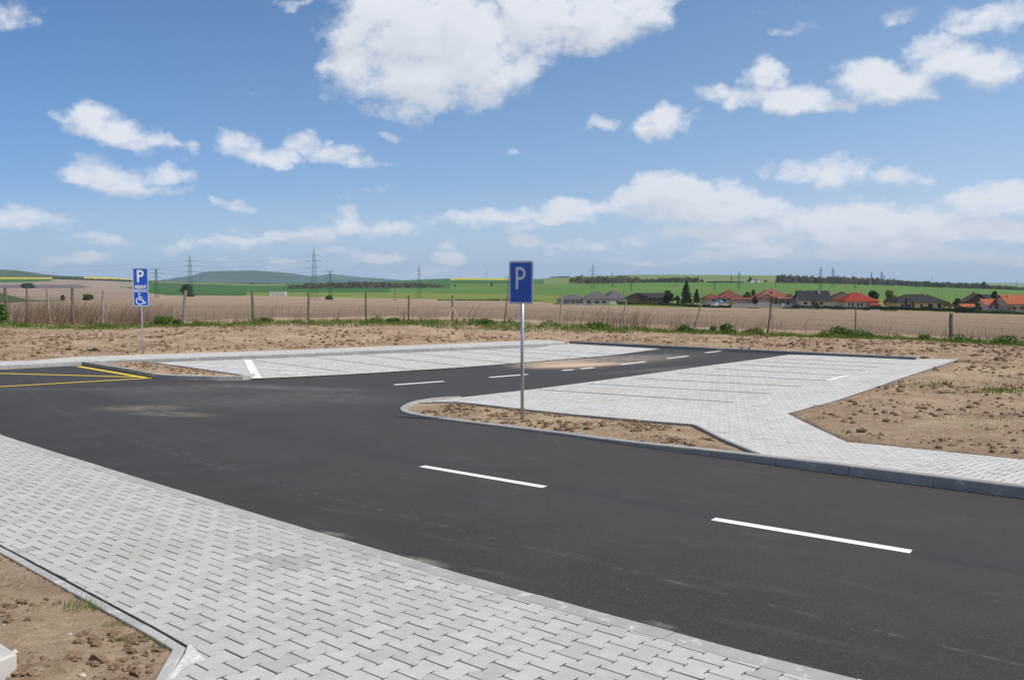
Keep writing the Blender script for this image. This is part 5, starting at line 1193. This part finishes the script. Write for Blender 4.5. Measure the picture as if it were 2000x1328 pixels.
# tufts on the soil
def tuft(label, px, py, off, h, n, rad, hzf, seed, wd=.006):
    c = unp(px, py, off); r = random.Random(seed); P = []
    for _ in range(n):
        a = r.uniform(0, 6.28); q = rad*r.random()**.7; x, y = c[0]+q*math.cos(a)*1.3, c[1]+q*math.sin(a); P.append((x, y, hzf(x, y)[0]-.005))
    blades(P, [r.uniform(.15, 1)**1.3*h*.85 for _ in P], wd*.7, (.25, .1), 'grass', 'grass_tuft', label, 'grass', seed)
tuft('grass tuft beside the foreground kerb strip', 172, 1185, NP, .11, 170, .12, hz_near, 11); tuft('small grass tuft right of the first one near the foreground paving', 222, 1221, NP, .05, 70, .05, hz_near, 12)
tuft('grass tuft on the soil before the paving corner', 253, 1252, NP, .06, 90, .08, hz_near, 13); tuft('thin grass tuft nearest the paving corner', 315, 1262, NP, .06, 40, .05, hz_near, 14)
tuft('pale grass patch at the left edge of the soil', 40, 1130, NP, .05, 120, .18, hz_near, 15, .004); tuft('long thin grass blades leaning over the paving edge', 185, 1168, NP, .14, 12, .04, hz_near, 16, .008)
tuft('grass patch at the right end of the centre island', 1335, 873, offK, .07, 160, .22, hz_isl, 17); tuft('grass patch left of the island end', 1370, 875, offK, .06, 120, .18, hz_isl, 18); tuft('small grass patch at the upper corner of the centre island', 1345, 843, offK, .05, 70, .2, hz_isl, 22)
tuft('yellow-green weed patch on the soil at the far right', 1955, 768, .05, .16, 260, .38, hz_back, 19, .03); tuft('small green weed left of the yellow-green patch', 1846, 754, .05, .14, 90, .14, hz_back, 20, .03); tuft('sparse grass left of the small green weed', 1790, 757, .05, .08, 120, .35, hz_back, 21, .02)
tuft('sparse grass at the edge of the right paving', 1594, 792, .05, .07, 60, .2, hz_back, 23, .015)
P = []
r = random.Random(5)
while len(P) < 2600:
    x, y = r.uniform(-6, .1), r.uniform(2.2, 8.5)
    if noise.noise((x*1.1, y*1.1, 12)) < .12: continue
    z, d = hz_near(x, y)
    if d > .04: P.append((x, y, z-.003))
blades(P, [r.uniform(.008, .03) for _ in P], .003, (.3, .1), 'straw', 'dry_grass', 'short dry grass bits on the foreground soil', 'dry grass', 31, 1)
P = []
while len(P) < 5000:
    x, y = r.uniform(-22, 24), r.uniform(12, 38)
    if noise.noise((x*.35, y*.35, 12))+.4*noise.noise((x*1.4, y*1.4, 2)) < .22: continue
    z, d = hz_back(x, y)
    if d > .1: P.append((x, y, z-.003))
blades(P, [r.uniform(.02, .07) for _ in P], .02, (.2, .0), 'grass', 'sparse_grass', 'sparse new grass on the bare soil', 'grass', 32, 1)

# ------------------------------------------------------------------ concrete block, bottom left
c0 = unp(32, 1274, .26); a_ = unp(0, 1253.5, .26); b2 = unp(0, 1287, .26)
d1 = (Vector(a_)-Vector(c0)).normalized()*.7; d2 = (Vector(b2)-Vector(c0)).normalized()*.5
cb = MB(); pts = [Vector(c0), Vector(c0)+d1, Vector(c0)+d1+d2, Vector(c0)+d2]
if area([tuple(p) for p in pts]) < 0: pts = pts[::-1]
zc = float(base(c0[1]))+.26; cm_ = sum(pts, Vector((0, 0)))/4
lay = [(1, -.45), (1, -.012), (.97, 0)]; V = []
for f, h in lay: V += [(cm_.x+(p.x-cm_.x)*f, cm_.y+(p.y-cm_.y)*f, zc+h) for p in pts]
Fc = [(l*4+i, l*4+(i+1) % 4, (l+1)*4+(i+1) % 4, (l+1)*4+i) for l in (0, 1) for i in range(4)]+[(8, 9, 10, 11)]
o = mesh('concrete_block', V, Fc, concrete_mat('block_concrete', (.52, .50, .47), .2)); tag(o, 'pale concrete block half out of frame on the bottom left soil', 'concrete block')

# ------------------------------------------------------------------ traffic signs
def rr(w_, h, r, n=6):
    P = []
    for cx, cy, a0 in ((w_/2-r, h/2-r, 0), (-w_/2+r, h/2-r, 90), (-w_/2+r, -h/2+r, 180), (w_/2-r, -h/2+r, 270)):
        P += [(cx+r*math.cos(math.radians(a0+90*i/n)), cy+r*math.sin(math.radians(a0+90*i/n))) for i in range(n+1)]
    return P
def sign_blue(n, c):
    m, N = mat(n); nn = N.noise(N.P, 3, 4, .6); col = N.mix(N.mr(nn, .3, .7), tuple(k*.85 for k in c), tuple(k*1.15 for k in c)); setp(N, col, .38, 0, .5); N.b.inputs['Coat Weight'].default_value = .25; N.b.inputs['Coat Roughness'].default_value = .12; return m
SB = sign_blue('sign_blue', (.010, .095, .52)); SW = simple('sign_white', (.80, .80, .79), .4, 0, .04, 4); SBACK = simple('sign_back', (.42, .43, .44), .5, .6, .1, 10)
def face_M(z): return Matrix.Translation((0, 0, z)) @ Matrix.Rotation(math.pi/2, 4, 'X')      # local XY -> facing -Y
def ring(mb, o, i, z0, z1, Mx):
    n = len(o); V = [Mx @ Vector((p[0], p[1], z)) for z in (z0, z1) for pl in (o, i) for p in pl]; Fc = []
    for k in range(n):
        j = (k+1) % n; Fc += [(2*n+k, 2*n+j, 3*n+j, 3*n+k), (k, n+k, n+j, j), (k, j, 2*n+j, 2*n+k), (n+k, 3*n+k, 3*n+j, n+j)]
    mb.add(V, Fc)
def P_letter(h, w_, st):
    """the letter P as thick outline pieces"""
    R = h*.29; rx = w_-R; out = []
    top = h/2; mid = top-2*R
    outer = [(-w_/2, top)]+[(rx-w_/2+R*math.sin(t), top-R+R*math.cos(t)) for t in np.linspace(0, math.pi, 14)]+[(-w_/2, mid)]
    Ri = R-st; inner = [(-w_/2+st, top-st)]+[(rx-w_/2+Ri*math.sin(t), top-R+Ri*math.cos(t)) for t in np.linspace(0, math.pi, 14)]+[(-w_/2+st, mid+st)]
    return outer, inner
def text_mesh(body, size, sx):
    cu = bpy.data.curves.new('txt', 'FONT'); cu.body = body; cu.size = size; cu.align_x = 'CENTER'; cu.align_y = 'CENTER'; cu.offset = size*.035; cu.resolution_u = 4
    o = bpy.data.objects.new('txt', cu); COL.objects.link(o); dg = bpy.context.evaluated_depsgraph_get(); dg.update(); me = bpy.data.meshes.new_from_object(o.evaluated_get(dg)); bpy.data.objects.remove(o)
    V = [(v.co.x*sx, v.co.y) for v in me.vertices]; Fc = [tuple(p.vertices) for p in me.polygons]; return V, Fc
def plate(root, zc, w_, h, kind):
    Mx = Matrix.Translation((0, -.045, zc)) @ Matrix.Rotation(math.pi/2, 4, 'X')
    pl = MB(); pl.prism(rr(w_, h, .05), -.012, 0, Mx); pl = pl.build('sign_plate', SBACK, root)
    b = MB(); ring(b, rr(w_-.014, h-.014, .045), rr(w_-.056, h-.056, .026), .0002, .0022, Mx); b.build('border', SW, pl)
    MB().prism(rr(w_-.057, h-.057, .025), .0003, .0018, Mx).build('blue_field', SB, pl)
    g2 = MB(); ring(g2, rr(w_, h, .05), rr(w_-.0145, h-.0145, .044), .0002, .0015, Mx); g2.build('rim', SB, pl)
    L = MB()
    if kind in ('P', 'PR'):
        hh, ww, st, dx, dy = (.39, .205, .050, -.005, .075) if kind == 'P' else (.40, .22, .066, .0, .10)
        o_, i_ = P_letter(hh, ww, st); n = len(o_)
        V = [(p[0]+dx, p[1]+dy) for p in o_+i_]; z = .0042
        Vv = [Mx @ Vector((p[0], p[1], zz)) for zz in (.0019, z) for p in V]; N2 = 2*n; Fc = []
        for k in range(n):
            j = (k+1) % n; Fc += [(N2+k, N2+n+k, N2+n+j, N2+j), (k, N2+k, N2+j, j), (n+k, n+j, N2+n+j, N2+n+k)]
        L.add(Vv, Fc); x0, x1, y0, y1 = -ww/2+dx, -ww/2+st+dx, -hh/2+dy, hh/2-2*hh*.29+dy
        L.prism([(x0, y0), (x1, y0), (x1, y1), (x0, y1)], .0019, z-.0003, Mx)
    L2 = None
    if kind == 'PR':
        V, Fc = text_mesh('RÉSERVÉ', .155, .60); L2 = MB(); L2.add([Mx @ Vector((p[0], p[1]-.262, .0045)) for p in V], Fc)
    if kind == 'W':
        for k, s_ in enumerate(chair_shapes()):
            if area(s_) < 0: s_ = s_[::-1]
            L.prism([((p[0]-.54)*.42, (p[1]-.48)*.42) for p in s_], .0019, .0040+.0003*k, Mx)
    L.build('letter' if kind != 'W' else 'wheelchair_symbol', SW, pl)
    if L2: L2.build('lettering', SW, pl)
    # clamps behind the plate
    c = MB(); [c.box(-.05, .05, -.033, .04, zc+s_*h*.3-.02, zc+s_*h*.3+.02) for s_ in (-1, 1)]; c.build('clamp', M['galv'], root)
    return pl
def sign(label, px, py, off, Yext, rz, plates, top, r=.031, hzf=None):
    x, y = unp(px, py, off); z0 = float(base(y))+(float(off(y)) if callable(off) else off)
    root = empty('parking_sign', (x, y, z0), rz); tag(root, label, 'sign')
    mb = MB(); mb.bar((0, 0, -.3), (0, 0, top), r, 20, r, True); mb.build('pole', M['galv'], root, True); MB().bar((0, 0, top+.001), (0, 0, top+.02), r+.003, 20, r*.6).build('pole_cap', M['galv'], root)
    for (zc, w_, h, kd) in plates: plate(root, zc, w_, h, kd)
    return root, (x, y, z0)
def sign_at(label, px, py, off, ptop, rz, kinds, r):
    x, y = unp(px, py, off); z0 = float(base(y))+(float(off(y)) if callable(off) else off); H = at(px, ptop, y).z-z0; z = H; pl = []
    for (w_, h, kd) in kinds: pl.append((z-h/2, w_, h, kd)); z -= h+.012
    return sign(label, px, py, off, y, math.radians(rz), pl, H-.03, r)
s1 = sign_at('tall blue sign with a single white P, on a steel pole in the centre island', 1020, 819, lambda y: offK(y)+.02, 510, -33, [(.5, .75, 'P')], .031)
s2 = sign_at('pole with two blue plates: P RÉSERVÉ above a white wheelchair, by the back pavement', 279, 691.5, .13, 523, 8, [(.5, .75, 'PR'), (.5, .5, 'W')], .030)

# ------------------------------------------------------------------ air
hz_m = bpy.data.materials.new('haze'); hz_m.use_nodes = True; HN = NT(hz_m.node_tree); HN.n.clear()
ho = HN.n.new('ShaderNodeOutputMaterial'); pv = HN.new('ShaderNodeVolumePrincipled', {'Color': (.64, .82, 1.0, 1), 'Density': HAZE, 'Anisotropy': .0}); HN.l.new(pv.outputs[0], ho.inputs['Volume'])
hb = MB().box(-11000, 11000, -200, 9800, -150, 160).build('haze', hz_m); stuff(hb, 'thin blue air between the camera and the hills', 'haze')
